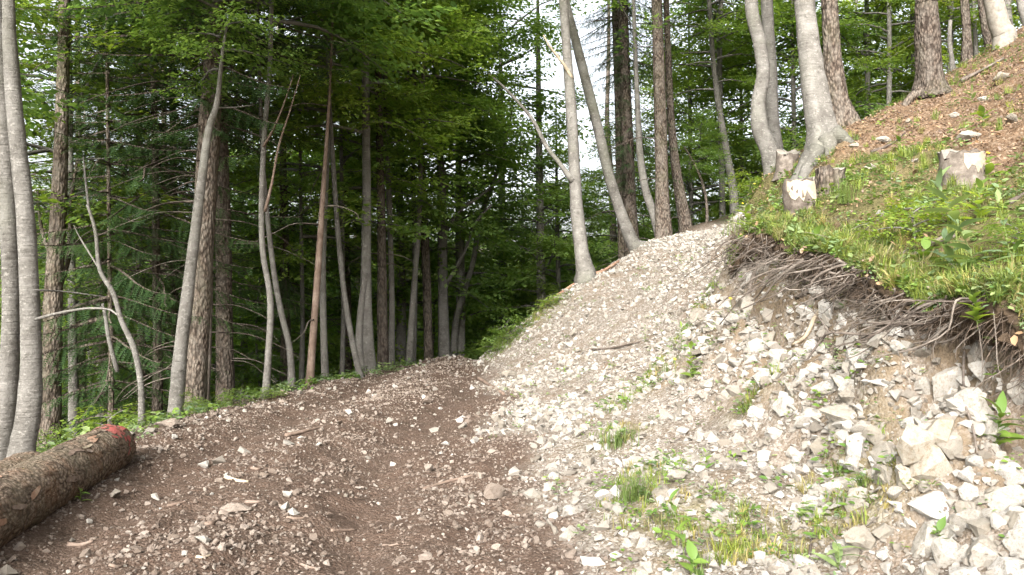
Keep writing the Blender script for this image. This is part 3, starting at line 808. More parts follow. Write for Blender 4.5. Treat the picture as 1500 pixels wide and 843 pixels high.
for (lab, d_, pp, m_, cr_) in [
    ('slender trunk on the ridge just right of the lone spruce', 17.5, [(1398, 104, 10), (1394, 85, 8), (1391, 60, 7), (1392, 30, 6)], 'beech', None),
    ('dark upright trunk on the ridge left of the broken snag', 18.5, [(1416, 92, 17), (1416, 50, 14), (1413, 0, 13), (1411, -50, 12)], 'spruce', [(Sp[0], 6, .7, 0)]),
    ('pair of leaning ridge trunks, the one nearest the broken snag', 18, [(1450, 78, 13), (1443, 40, 12), (1437, 0, 11), (1430, -50, 10)], 'spruce', [(Sp[1], 6, .7, 2)]),
    ('grey ridge trunk right behind the broken snag', 19, [(1480, 62, 14), (1476, 20, 13), (1474, -40, 12)], 'beech', [(T[2], 4.6, .7, 0)]),
    ('leaning grey trunk cut by the top right picture corner', 16.5, [(1512, 46, 18), (1500, 20, 16), (1490, -30, 14)], 'beech', [(T[0], 5, .7, 0)]),
    ('thin ridge trunk between the dark upright one and the leaning pair', 20, [(1430, 84, 8), (1428, 40, 7), (1425, -20, 6)], 'beech', [(Mi[0], 4, .8, 0)])]:
    hero('beech_tree' if m_ == 'beech' else 'spruce_tree', lab, 'tree', d_, pp, 14 if cr_ else 0, m_, cr_, sides=9)

# trees deeper in the forest, standing wherever there is room
def trunk_proto(seed, h, r0, mat, sides=8):
    r = np.random.default_rng(seed)
    n = 9
    z = np.linspace(-.3, h, n)
    wob = np.cumsum(r.normal(0, .10, (n, 2)), 0); wob -= wob[0]
    rad = r0 * (1 - z / h * .85); rad[0] *= 1.4
    P = np.column_stack([wob, z])
    return trunk_mesh(P, np.maximum(rad, .02), mat, sides, seed, .03, .08, 24), P
TP = {'beech': [trunk_proto(300 + k, 17, .13 + .025 * k, 'beech') for k in range(4)],
      'spruce': [trunk_proto(320 + k, 19, .15 + .03 * k, 'spruce') for k in range(3)],
      'young': [trunk_proto(340 + k, 7.5, .05 + .012 * k, 'beech', 6) for k in range(3)]}

# spruces and beeches whose boughs hang in front of the forest, their stems half hidden
for (nm, lab, u, v, d, h, m_, cr_) in [
    ('spruce_tree', 'spruce with low drooping boughs in the gap right of the dark shaded trunk', 205, 640, 14.2, 16, 'spruce', [(Sl[0], .9, 1.0, .5), (Sp[0], 4.5, .85, 2)]),
    ('spruce_tree', 'spruce with hanging boughs further down behind the bare curving sapling', 118, 640, 17.5, 17, 'spruce', [(Sl[0], 1.0, 1.1, 2.5), (Sp[1], 5.0, .9, 1)]),
    ('spruce_tree', 'dense spruce filling the shade just left of the two big spruce trunks', 255, 610, 15.2, 18, 'spruce', [(Sl[0], 1.8, 1.05, 4), (Sp[0], 5.5, .9, 3)]),
    ('spruce_tree', 'bushy spruce with boughs to the ground just beyond the curving sapling', 160, 640, 11.8, 12, 'spruce', [(Sl[1], .5, .85, .9)]),
    ('spruce_tree', 'spruce whose boughs fill the gap above the bare curving sapling', 228, 625, 12.8, 14, 'spruce', [(Sl[1], 2.6, 1.0, 3.9)]),
    ('spruce_tree', 'spruce hanging its boughs high between the pale twin trunks and the big spruces', 150, 640, 15.5, 16, 'spruce', [(Sl[0], 3.6, 1.1, 5.2)]),
    ('beech_tree', 'leafy beech behind the leaning trunk pair left of the crest', 585, 540, 21.5, 13, 'beech', [(Mi[0], 2.6, 1.1, 1), (Mi[1], 6.5, 1, 3)]),
    ('beech_tree', 'leafy beech right behind the thickest crest trunk', 672, 530, 22.5, 13, 'beech', [(Mi[2], 3.0, 1.1, 1), (Mi[1], 6.8, 1, 3)]),
    ('beech_tree', 'leafy beech between the mottled beech and the crest trunks', 605, 540, 19.0, 12, 'beech', [(Mi[1], 4.2, .9, 1)]),
    ('beech_tree', 'beech with layered sprays behind the slanting thin trunk', 500, 560, 17.2, 12, 'beech', [(Mi[2], 3.4, .9, 3.3)]),
    ('spruce_tree', 'shaded spruce behind the trunk with the torn brown stem', 415, 580, 17.5, 18, 'spruce', [(Sl[0], 2.6, .9, 1)]),
    ('spruce_tree', 'shaded spruce seen between the peeled trunk and the mottled beech', 505, 560, 19.5, 18, 'spruce', [(Sl[0], 3.2, .75, 2)]),
    ('beech_tree', 'sunlit yellow green beech at the top left, behind the twin pale trunks', 105, 650, 13.2, 13, 'beech', [(Su[0], 4.4, .95, 1), (Su[0], 3.0, .6, 4)]),
    ('beech_tree', 'sunlit beech with light leaves left of the twin pale trunks', -20, 690, 12.0, 13, 'beech', [(Su[0], 3.6, .9, 3)]),
    ('beech_tree', 'leafy beech with bright sprays above the peeled trunk', 440, 575, 16.5, 12, 'beech', [(Su[0], 5.4, .75, 5), (Mi[0], 3.0, .9, 2)]),
    ('beech_tree', 'low leafy beech right of the road crest', 735, 520, 26, 15, 'beech', [(Mi[2], 1.6, .75, 2)]),
    ('beech_tree', 'low leafy beech in the dark hollow behind the track rim', 790, 500, 23, 14, 'beech', [(Mi[1], .8, .95, 2)]),
    ('beech_tree', 'light leafy beech seen just left of the mottled rim beech', 815, 470, 24, 9, 'beech', [(Su[0], 1.0, .75, 2)]),
    ('beech_tree', 'light leafy beech seen under the bare bough of the rim beech', 765, 500, 29, 10, 'beech', [(Su[0], 1.6, .85, 4)]),
    ('beech_tree', 'bright beech filling the view between two rim trees', 1010, 335, 26, 12, 'beech', [(Su[0], 3.0, .9, 0), (Mi[0], 1.0, .9, 2)]),
    ('beech_tree', 'bright green bushy beech below the ridge, left of the lone spruce', 1300, 175, 21, 9, 'beech', [(Su[0], .6, .8, 1)]),
    ('beech_tree', 'bright green bushy beech touching the spruce beside the largest beech', 1268, 190, 22.5, 9, 'beech', [(Mi[1], .2, .95, 1)]),
    ('beech_tree', 'light green young beech close behind the lone spruce', 1335, 160, 23.5, 9, 'beech', [(Su[0], .4, .75, 4)]),
    ('beech_tree', 'full bright beech seen between the crooked beech and the slim trunks', 1085, 270, 27, 12, 'beech', [(Su[0], 1.2, 1.1, 1), (Mi[0], 5.5, 1.1, 3)]),
    ('beech_tree', 'full bright beech behind the gap of the leaning spruce', 1030, 320, 31, 12, 'beech', [(Mi[1], 1.2, 1.2, 1), (Su[0], 5.0, 1.1, 3)]),
    ('beech_tree', 'tall bright beech far behind the gap right of the largest beech', 1255, 190, 31, 14, 'beech', [(Mi[2], 1.0, 1.2, 1), (Su[0], 6.0, .9, 3)]),
    ('beech_tree', 'broad bright beech far behind the gap left of the lone spruce', 1310, 180, 32, 12, 'beech', [(Su[0], .8, 1.25, 2)]),
    ('beech_tree', 'leafy beech between the crooked beech and the largest one', 1160, 240, 24, 12, 'beech', [(Mi[0], 1.0, 1.1, 1), (Su[0], 5, .9, 3)]),
    ('beech_tree', 'bright leafy beech far behind the lone spruce', 1365, 150, 29, 12, 'beech', [(Su[0], .8, 1.2, 3)]),
    ('beech_tree', 'bright leafy beech far behind the ridge trunks', 1425, 110, 28, 12, 'beech', [(Su[0], .8, 1.1, 3), (Mi[2], 4, .9, 1)]),
    ('beech_tree', 'leafy young beech right of the lone spruce on the ridge', 1390, 120, 20.5, 9, 'beech', [(Su[0], .6, .7, 2)]),
    ('beech_tree', 'leafy young beech behind the broken snag at the top right', 1465, 90, 22.5, 9, 'beech', [(Su[0], .6, .8, 5)])]:
    p = pix(u, v, d)
    hh = hz(p[0], p[1])
    vv = V0 - (hh - EYE) / d * F
    w = 18 if h > 12 else 9
    hero(nm, lab, 'tree', d, [(u, vv, w * 1.1), (u + 3, vv - 120, w * .9), (u + 1, vv - 260, w * .75)], h, m_, cr_, sides=9, dead=8 if m_ == 'spruce' else 0)
def keep_clear(x, y):
    if y < 18.5 and x > xleft(y) - 1.2 and x < 30 and y < np.interp(x, [-3, .1, 1.4, 3, 5.6, 7.2, 8.8, 12, 20], [19.5, 17.6, 17.6, 19.5, 23.5, 21, 21, 20, 17]): return True
    if x > -3 and y < np.interp(x, [-3, -1.5, .1, 1.4, 3, 5.6, 7.2, 8.8, 12, 20, 40], [18.5, 21, 21.5, 22.5, 23.5, 25, 23, 21.5, 20, 14, 10]): return True
    return False
taken = [(o.location.x, o.location.y) for o in bpy.data.objects if o.get('category') in ('tree', 'sapling')]
rf = np.random.default_rng(55)
WHAT = {'beech': ('beech_tree', 'slim grey beech with leafy boughs'), 'spruce': ('spruce_tree', 'dark spruce with drooping boughs'), 'young': ('young_beech', 'low leafy young beech')}
def zone(x, y):
    a = math.atan2(x, y); d = math.hypot(x, y)
    side = 'downhill behind the log' if a < -.42 else 'behind the leaning pale trunk' if a < -.28 else 'behind the peeled trunk' if a < -.16 else 'beyond the bend of the earth road' if a < -.02 else \
        'in the hollow behind the gravel track' if a < .16 else 'beyond the rim of the gravel track' if a < .30 else 'below the ridge behind the largest beech' if a < .46 else 'on the ridge at the upper right'
    return ('just ' if d < 24 else 'far ' if d > 40 else '') + side
def forest_tree(kind, x, y, s=1.0, sunny=False):
    z = hz(x, y)
    nm, lab = WHAT[kind]; zn = zone(x, y)
    o = empty(nm, (x, y, z), lab + ' ' + zn, 'tree', {'beech': 'beeches ', 'spruce': 'spruces ', 'young': 'young beeches '}[kind] + zn)
    o.rotation_euler = (rf.normal(0, .03), rf.normal(0, .03), rf.uniform(0, 6.28))
    o.scale = (s, s, s)
    me, P = TP[kind][rf.integers(len(TP[kind]))]
    link('trunk', me, o)
    at = lambda zc: (float(np.interp(zc, P[:, 2], P[:, 0])), float(np.interp(zc, P[:, 2], P[:, 1])), zc)
    if kind == 'beech':
        link('crown', T[rf.integers(3)], o, at(rf.uniform(3.6, 6.2)), (0, 0, rf.uniform(0, 6)), rf.uniform(.8, 1.05))
    elif kind == 'spruce':
        link('crown', Sp[rf.integers(2)], o, at(rf.uniform(1.6, 4.0)), (0, 0, rf.uniform(0, 6)), rf.uniform(.8, .95))
    else:
        me = Su[0] if sunny else (Mi + Lo)[rf.integers(5)]
        hgt = {Su[0].name: 9}.get(me.name, 8 if me in Mi else 4.6)
        link('crown', me, o, at(rf.uniform(1.2, 2.2)), (0, 0, rf.uniform(0, 6)), 6.2 / hgt * rf.uniform(.85, 1.1))
    return o
count = {'beech': 0, 'spruce': 0, 'young': 0}
tries = 0
while tries < 9000 and sum(count.values()) < 235:
    tries += 1
    a = rf.uniform(-.74, .76); d = 11 + 47 * rf.uniform(0, 1) ** 1.1
    x, y = d * math.sin(a), d * math.cos(a)
    if y < 6 or keep_clear(x, y): continue
    if x < -3.5 and y < 12 and x > -9: continue
    q = rf.uniform()
    kind = 'young' if q < .36 else ('spruce' if q < .36 + (.30 if -.5 < a < .05 or .1 < a < .3 else .16) else 'beech')
    md = {'young': 1.5, 'beech': 1.9, 'spruce': 2.2}[kind] * (1 + d / 90)
    if any((x - p) ** 2 + (y - r) ** 2 < md * md for p, r in taken): continue
    if a > .22 and d > 20 and rf.uniform() < .5: kind = 'young'
    if a > .33 and d > 25: continue
    if a > .36 and d < 26 and kind != 'young': continue
    if a > .22 and kind == 'spruce': kind = 'young'
    if -.05 < a < .09: kind = 'young'
    taken.append((x, y)); count[kind] += 1
    if d > 30 and kind == 'beech' and rf.uniform() < .4: kind = 'young'
    forest_tree(kind, x, y, rf.uniform(.8, 1.15) * (1.0 if kind != 'young' else rf.uniform(.85, 1.25) * (1 + max(0, d - 28) / 60)), sunny=(kind == 'young' and (a < -.45 or a > .24 or rf.uniform() < .25)))
print('forest', count)

for k in range(18):
    a = rf.uniform(-.36, .20); d = rf.uniform(21, 46)
    x, y = d * math.sin(a), d * math.cos(a)
    if keep_clear(x, y) or any((x - p) ** 2 + (y - r) ** 2 < 1.4 for p, r in taken): continue
    taken.append((x, y)); forest_tree('young', x, y, rf.uniform(.95, 1.5), sunny=rf.uniform() < .2)
# ------------------------------------------------------------------ stones
def rock_mesh(name, seed, npts, mat, flat=.72, sub=0, rough=.0):
    r = np.random.default_rng(seed)
    bm = bmesh.new()
    for k in range(npts):
        p = r.normal(0, 1, 3); p /= np.linalg.norm(p)
        p *= np.array([.5, .5 * r.uniform(.7, .95), .5 * flat]) * r.uniform(.78, 1.0)
        bm.verts.new(p)
    res = bmesh.ops.convex_hull(bm, input=bm.verts)
    bmesh.ops.delete(bm, geom=[g for g in res['geom_interior'] if isinstance(g, bmesh.types.BMVert)], context='VERTS')
    if sub:
        bmesh.ops.subdivide_edges(bm, edges=bm.edges[:], cuts=sub, use_grid_fill=True)
        for v in bm.verts:
            c = v.co
            q = fbm(np.array([c.x * 5 + seed]), np.array([c.y * 5 + c.z * 4]), seed, 3)[0] - .5
            v.co = c * (1 + q * rough)
    bmesh.ops.recalc_face_normals(bm, faces=bm.faces[:])
    me = bpy.data.meshes.new(name); bm.to_mesh(me); bm.free()
    me.materials.append(M[mat])
    return me
ROCK = [rock_mesh('stone', 400 + k, 13 + k % 5, 'lime', .62 + .05 * (k % 4), 2, .32) for k in range(12)]
ROCKT = [rock_mesh('stone', 430 + k, 13 + k % 4, 'tan', .55 + .06 * (k % 4), 1, .18) for k in range(8)]
BIG = [rock_mesh('rock', 450 + k, 17, 'lime', .75, 3, .34) for k in range(6)]
BIGT = [rock_mesh('rock', 460 + k, 15, 'tan', .7, 2, .18) for k in range(4)]
PROTO = bpy.data.collections.new('scatter_sources')           # never linked to the scene: only instanced
def proto_set(name, meshes):
    c = bpy.data.collections.new(name)
    for k, me in enumerate(meshes):
        o = bpy.data.objects.new('%s_%02d' % (name, k), me); c.objects.link(o)
    return c
def scatter(name, label, sources, pos, rot, scl, pick):
    """one countless mass: each point carries a copy of one of the sources"""
    me = bpy.data.meshes.new(name)
    me.vertices.add(len(pos)); me.vertices.foreach_set('co', np.asarray(pos, np.float32).ravel())
    a = me.attributes.new('rot', 'FLOAT_VECTOR', 'POINT'); a.data.foreach_set('vector', np.asarray(rot, np.float32).ravel())
    a = me.attributes.new('scl', 'FLOAT', 'POINT'); a.data.foreach_set('value', np.asarray(scl, np.float32))
    a = me.attributes.new('pick', 'INT', 'POINT'); a.data.foreach_set('value', np.asarray(pick, np.int32))
    o = link(name, me); tag(o, label, None, None, 'stuff')
    g = bpy.data.node_groups.new(name, 'GeometryNodeTree')
    g.interface.new_socket('Geometry', in_out='INPUT', socket_type='NodeSocketGeometry')
    g.interface.new_socket('Geometry', in_out='OUTPUT', socket_type='NodeSocketGeometry')
    N = g.nodes.new
    gi, go, iop, ci = N('NodeGroupInput'), N('NodeGroupOutput'), N('GeometryNodeInstanceOnPoints'), N('GeometryNodeCollectionInfo')
    ci.inputs['Collection'].default_value = sources
    ci.inputs['Separate Children'].default_value = True; ci.inputs['Reset Children'].default_value = True
    def at(nm, typ):
        n = N('GeometryNodeInputNamedAttribute'); n.data_type = typ; n.inputs['Name'].default_value = nm
        return [s for s in n.outputs if s.enabled and s.name == 'Attribute'][0]
    iop.inputs['Pick Instance'].default_value = True
    e2r = N('FunctionNodeEulerToRotation')
    L = g.links.new
    L(gi.outputs[0], iop.inputs['Points']); L(ci.outputs[0], iop.inputs['Instance'])
    L(at('pick', 'INT'), iop.inputs['Instance Index'])
    L(at('rot', 'FLOAT_VECTOR'), e2r.inputs[0]); L(e2r.outputs[0], iop.inputs['Rotation'])
    L(at('scl', 'FLOAT'), iop.inputs['Scale'])
    L(iop.outputs[0], go.inputs[0])
    md = o.modifiers.new('scatter', 'NODES'); md.node_group = g
    return o

rs = np.random.default_rng(91)
def in_view(x, y, z, m=60):
    u = U0 + F * x / y; v = V0 + F * (EYE - z) / y
    return (u > -m) & (u < 1500 + m) & (v < 843 + m * 2)
def sample(n, dens, box=(-5, 7.5, 2.6, 19)):
    """points spread over the ground in view with the given density function, more of them where it is steep"""
    x = rs.uniform(box[0], box[1], n); y = rs.uniform(box[2], box[3], n)
    keep = in_view(x, y, base_h(x, y))
    x, y = x[keep], y[keep]
    sx = (base_h(x + .05, y) - base_h(x - .05, y)) / .1
    d = dens(x, y) * np.sqrt(1 + sx * sx)
    k = rs.uniform(0, 1, len(x)) < d
    return x[k], y[k]
def psize(n, lo, hi, al):
    u = rs.uniform(0, 1, n)
    a, b = lo ** -al, hi ** -al
    return (a + (b - a) * u) ** (-1 / al)

def d_white(x, y):
    b, h, f = masks(x, y)
    c = cutface(x, y)
    toe = np.exp(-((x - (xtop(y) - 1.5)) / .5) ** 2) * (y < 8)
    cl = np.clip(fbm(x * 1.5, y * 1.5, 61) * 2.4 - .6, 0.15, 1)
    under = (x > xtop(y) - .30) & (y < 9.1)
    return (1 - h) * (1 - f) * (1 - .55 * under) * np.clip((1 - b) * (.5 + .6 * c + .4 * toe) * cl + b * .012, 0, 1)
def d_brown(x, y):
    b, h, f = masks(x, y)
    mid = (xleft(y) + xbound(y)) * .5 + .15
    track = np.exp(-((x - mid - .85) / .35) ** 2) + np.exp(-((x - mid + .85) / .35) ** 2)
    cl = np.clip(fbm(x * 1.7, y * 1.7, 62) * 3.2 - .95, .08, .9)
    cl = np.clip(cl + .7 * np.exp(-((x - xleft(y) - 1.1) / .7) ** 2), 0, 1)
    return (1 - h) * (1 - .9 * f) * np.clip(b, 0, 1) * np.clip(1 - .85 * track, 0.06, 1) * cl
# small grit first, then stones
x1, y1 = sample(270000, d_white)
c1 = cutface(x1, y1)
s1 = np.where(rs.uniform(0, 1, len(x1)) < .15 + .30 * c1, psize(len(x1), .05, .30, 1.6), psize(len(x1), .014, .07, 1.9))
s1 = np.where((y1 > 8) & (c1 < .3), np.maximum(s1, .02) * 1.6, s1)
s1 = np.where((y1 > 9.5) | (c1 < .3), np.minimum(s1, np.where(y1 > 9.5, .13, .17)), s1)
x2, y2 = sample(180000, d_brown)
s2 = np.where(rs.uniform(0, 1, len(x2)) < .09, psize(len(x2), .035, .12, 2.0), psize(len(x2), .017, .065, 1.7))
x3 = np.concatenate([x1, x2]); y3 = np.concatenate([y1, y2]); s3 = np.concatenate([s1, s2])
isw = np.concatenate([np.ones(len(x1), bool), np.zeros(len(x2), bool)])
z3 = H(x3, y3)
app = s3 / np.hypot(x3, y3)
order = np.argsort(-app)
NW = 195
big = np.concatenate([[i for i in order if isw[i]][:NW], [i for i in order if not isw[i]][:90]]).astype(int)
rest = np.setdiff1d(np.arange(len(x3)), big)
def rots(n): return np.stack([rs.normal(0, .5, n), rs.normal(0, .5, n), rs.uniform(0, 6.28, n)], 1)
GW = proto_set('pale_gravel', [rock_mesh('gravel', 500 + k, 9 + k % 4, 'lime_gravel', .6) for k in range(8)])
GB = proto_set('brown_gravel', [rock_mesh('gravel', 520 + k, 9 + k % 4, 'tan_gravel', .55) for k in range(8)])
for nm, lab, src, sel in (('pale_gravel', 'pale limestone gravel covering the side track and the cut slope', GW, rest[isw[rest]]),
                          ('brown_gravel', 'brownish gravel and clods strewn over the earth road', GB, rest[~isw[rest]])):
    P = np.stack([x3[sel], y3[sel], z3[sel] + s3[sel] * .12], 1)
    scatter(nm, lab, src, P, rots(len(sel)), s3[sel], rs.integers(0, 8, len(sel)))
print('gravel', len(rest), 'white', isw[rest].sum())
def stone_zone(x, y, w, sz=0):
    if not w: return 'small dusty brown stone lying on the ' + ('left half of the earth road' if x < -1.7 else 'middle of the earth road' if x < -.3 else 'right edge of the earth road')
    d = xtop(y) - x
    sz = 'large ' if sz > .115 else 'small ' if sz < .07 else ''
    where = 'under the turf hollow' if y < 4.7 else 'below the right tangle' if y < 6 else 'below the middle tangle' if y < 7.5 else 'below the left tangle'
    if d < .55: return sz + 'pale limestone lump high in the cut bank, ' + where
    if d < 1.15: return sz + 'pale limestone lump halfway up the cut bank, ' + where
    if y > 8: return sz + 'pale limestone piece lying on the gravel side track'
    if x < .95: return sz + 'pale limestone piece where gravel meets the brown earth'
    return sz + 'pale limestone lump at the foot of the cut bank, ' + where
for i in big:
    w = bool(isw[i]); x, y, s = float(x3[i]), float(y3[i]), float(s3[i])
    me = (BIG[i % 6] if s > .13 else ROCK[i % 12]) if w else ROCKT[i % 8]
    lab = stone_zone(x, y, w, s)
    o = link('stone', me, None, (x, y, float(z3[i]) + s * (-.06 if w else .04)), tuple(rots(1)[0]), (s * rs.uniform(.85, 1.25), s * rs.uniform(.8, 1.1), s * rs.uniform(.8, 1.15)))
    tag(o, lab, 'stone', 'stones: ' + lab)

def rock_at(name, label, u, v, w, mat='lime', k=0, sq=(1, .85, .75), lift=.18, rz=0.0, tilt=(0, 0), push=0.0, cat='rock'):
    p = hit(u, v); s = w / F * p.y
    me = (BIG if mat == 'lime' else BIGT)[k % (6 if mat == 'lime' else 4)]
    o = link(name, me, None, (p.x, p.y + push, p.z + s * lift), (tilt[0], tilt[1], rz), tuple(s * 1.12 * q for q in sq))
    return tag(o, label, cat)
rock_at('boulder', 'rounded tan boulder, largest stone lying on the earth road', 724, 732, 38, 'tan', 0, (1, .9, .88), .30, .4)
rock_at('rock', 'angular brown rock in the middle of the earth road near the bend', 625, 592, 22, 'tan', 1, (1, .8, .8), .25, 1.0)
rock_at('rock', 'upright brown rock on the earth road left of the short stick', 628, 692, 21, 'tan', 2, (1, .8, .9), .28, 2.0)
rock_at('rock', 'flat half-buried brown rock amid bark scraps on the left of the road', 345, 752, 46, 'tan', 3, (1, .7, .5), .10, .2)
rock_at('rock', 'flat pale rock beside the earth road, right of the orange bark', 747, 550, 30, 'lime', 0, (1, .8, .4), .1, .3)
rock_at('rock', 'tan rock beyond the log tip at the road edge', 250, 626, 42, 'tan', 1, (1, .6, .5), .15, 0)
rock_at('rock', 'cream rock touching the end of the red-marked log', 219, 636, 20, 'lime', 2, (1, .8, .8), .2, .5)
rock_at('rock', 'white rock halfway up the gravel track', 841, 493, 18, 'lime', 3, (1, .8, .8), .25, 1.2)
rock_at('rock', 'low white rock below the white one halfway up the track', 833, 510, 24, 'lime', 4, (1, .7, .5), .15, .1)
rock_at('rock', 'white block above the brown earth near the foot of the bank', 885, 738, 36, 'lime', 1, (1, .8, .75), .25, .9)
rock_at('rock', 'pale rounded block between the grass patches of the lower slope', 968, 685, 38, 'lime', 5, (1, .8, .7), .25, 2.1)
rock_at('rock', 'pale block overshadowing a hollow in the grass patch', 990, 707, 34, 'lime', 3, (1, .7, .7), .3, .2)
rock_at('rock', 'white angular block leaning below the long pale root', 1118, 566, 44, 'lime', 0, (1, .7, .95), .2, .6, (.3, .2))
rock_at('rock', 'ochre block wedged in the bank under the dark turf hollow', 1390, 575, 66, 'outcrop' and 'lime', 1, (.8, .7, 1.25), .0, .2, (.15, .3))
rock_at('rock', 'ochre slab left of the block wedged under the turf', 1350, 580, 46, 'lime', 4, (.8, .7, 1.2), .0, 1.3, (.1, .2))
rock_at('rock', 'pale slab standing in the bank beside the cracked outcrop', 1232, 615, 64, 'lime', 2, (.55, .5, 1.35), .0, .7, (.1, .35))
rock_at('rock', 'broad white rock at the lower right foot of the bank', 1262, 800, 68, 'lime', 5, (1, .7, .8), .15, .5)
rock_at('rock', 'white pointed rock at the bottom right corner', 1440, 820, 62, 'lime', 0, (.9, .7, .95), .15, .3, (.3, -.3))
rock_at('rock', 'ochre rounded rock beside the broad white one at the bank foot', 1293, 823, 30, 'lime', 3, (1, .8, .75), .2, 1.4)
rock_at('rock', 'cream upright rock just right of the cracked outcrop', 1416, 715, 38, 'lime', 4, (.75, .7, 1.2), .1, .4, (0, -.3))
rock_at('rock', 'cream block just below left of the cracked outcrop', 1312, 735, 36, 'lime', 1, (1, .8, .8), .15, 1.1)
rock_at('rock', 'small white slab lying right of the cream upright rock', 1457, 725, 36, 'lime', 2, (1, .6, .4), .2, .2)
rock_at('rock', 'brown block at the right picture edge beneath the ragged leaves', 1462, 655, 30, 'tan', 0, (1, .8, .8), .1, .2)
rock_at('rock', 'tall tan slab at the right picture edge under the turf hollow', 1492, 590, 48, 'lime', 5, (.7, .6, 1.4), .0, .1)
rock_at('rock', 'grey rock protruding from the root tangle, upper one', 1212, 358, 28, 'lime', 3, (.8, .7, 1.1), .2, .5)
rock_at('rock', 'long pale rock sticking out among the roots', 1198, 372, 34, 'lime', 1, (.6, .6, 1.2), .2, 1.5, (.3, .4))
rock_at('rock', 'white rock below the root tangle right of the pale stick', 1268, 462, 28, 'lime', 2, (.8, .7, 1.1), .15, .3)
rock_at('rock', 'cream boulder under the left end of the root tangle', 1085, 448, 24, 'lime', 4, (1, .8, 1.1), .1, .9)
for u, v, w, k, lab in ((1230, 290, 16, 2, 'small white rock in the grass right of the low rounded stump'), (1290, 318, 20, 3, 'pale rock in the grass above the root tangle'), (1340, 240, 16, 4, 'small pale rock between the grass and the litter slope'), (1180, 262, 14, 1, 'pale rock just below the largest beech roots'),
        (1252, 216, 18, 0, 'white rock right of the largest beech at the edge of the litter'), (1330, 180, 15, 2, 'small pale rock left below the lone spruce'), (1440, 148, 16, 3, 'small pale rock high on the litter slope'), (1300, 352, 18, 5, 'grey white rock in bare soil above the tangle'), (1240, 345, 22, 1, 'pale rock peeping from the turf edge above the tangle')):
    rock_at('rock', lab, u, v, w, 'lime', k, (1, .75, .7), .12, u * .7)
rock_at('rock', 'white rock on the slope between stump and litter', 1275, 250, 24, 'lime', 0, (1, .7, .55), .15, .4)
rock_at('rock', 'white slab lying behind the single chipped stump', 1418, 208, 42, 'lime', 3, (1, .6, .45), .2, .2)
rock_at('rock', 'grey rock half sunk in the leaf litter above the fallen branch', 1297, 208, 30, 'lime', 5, (1, .6, .5), .1, .2)
rock_at('rock', 'pale rock beside the lone spruce on the upper slope', 1398, 172, 18, 'lime', 1, (1, .7, .6), .15, .2)
rock_at('rock', 'white rock on the upper slope below the broken snag', 1466, 118, 30, 'lime', 2, (1, .7, .7), .15, .2)
rock_at('rock', 'pale rock at the right edge of the litter slope', 1482, 182, 34, 'lime', 4, (1, .7, .7), .15, .9)

# the cracked outcrop: blocks parted by joints
p = hit(1370, 672)
oc = empty('limestone_outcrop', p, 'largest limestone outcrop in the bank, split by cracks into blocks', 'rock')
for k, (u, v, w, h_, q, rz, tl) in enumerate([(1340, 652, 50, 60, -.02, .2, .1), (1382, 640, 60, 52, .02, .9, -.2), (1362, 690, 58, 62, -.06, 1.7, .15), (1404, 672, 44, 56, .0, .4, -.3), (1330, 700, 36, 50, .0, 2.4, .2), (1385, 712, 46, 44, -.05, 3.0, .0)]):
    c = Vector(pix(u, v, p.y + .02 + q)); me = rock_mesh('block', 600 + k, 16, 'outcrop', .9, 3, .16)
    s = F / p.y
    link('block', me, oc, c - p, (tl, .1, rz), (w * 1.42 / s, .26, h_ * 1.42 / s))

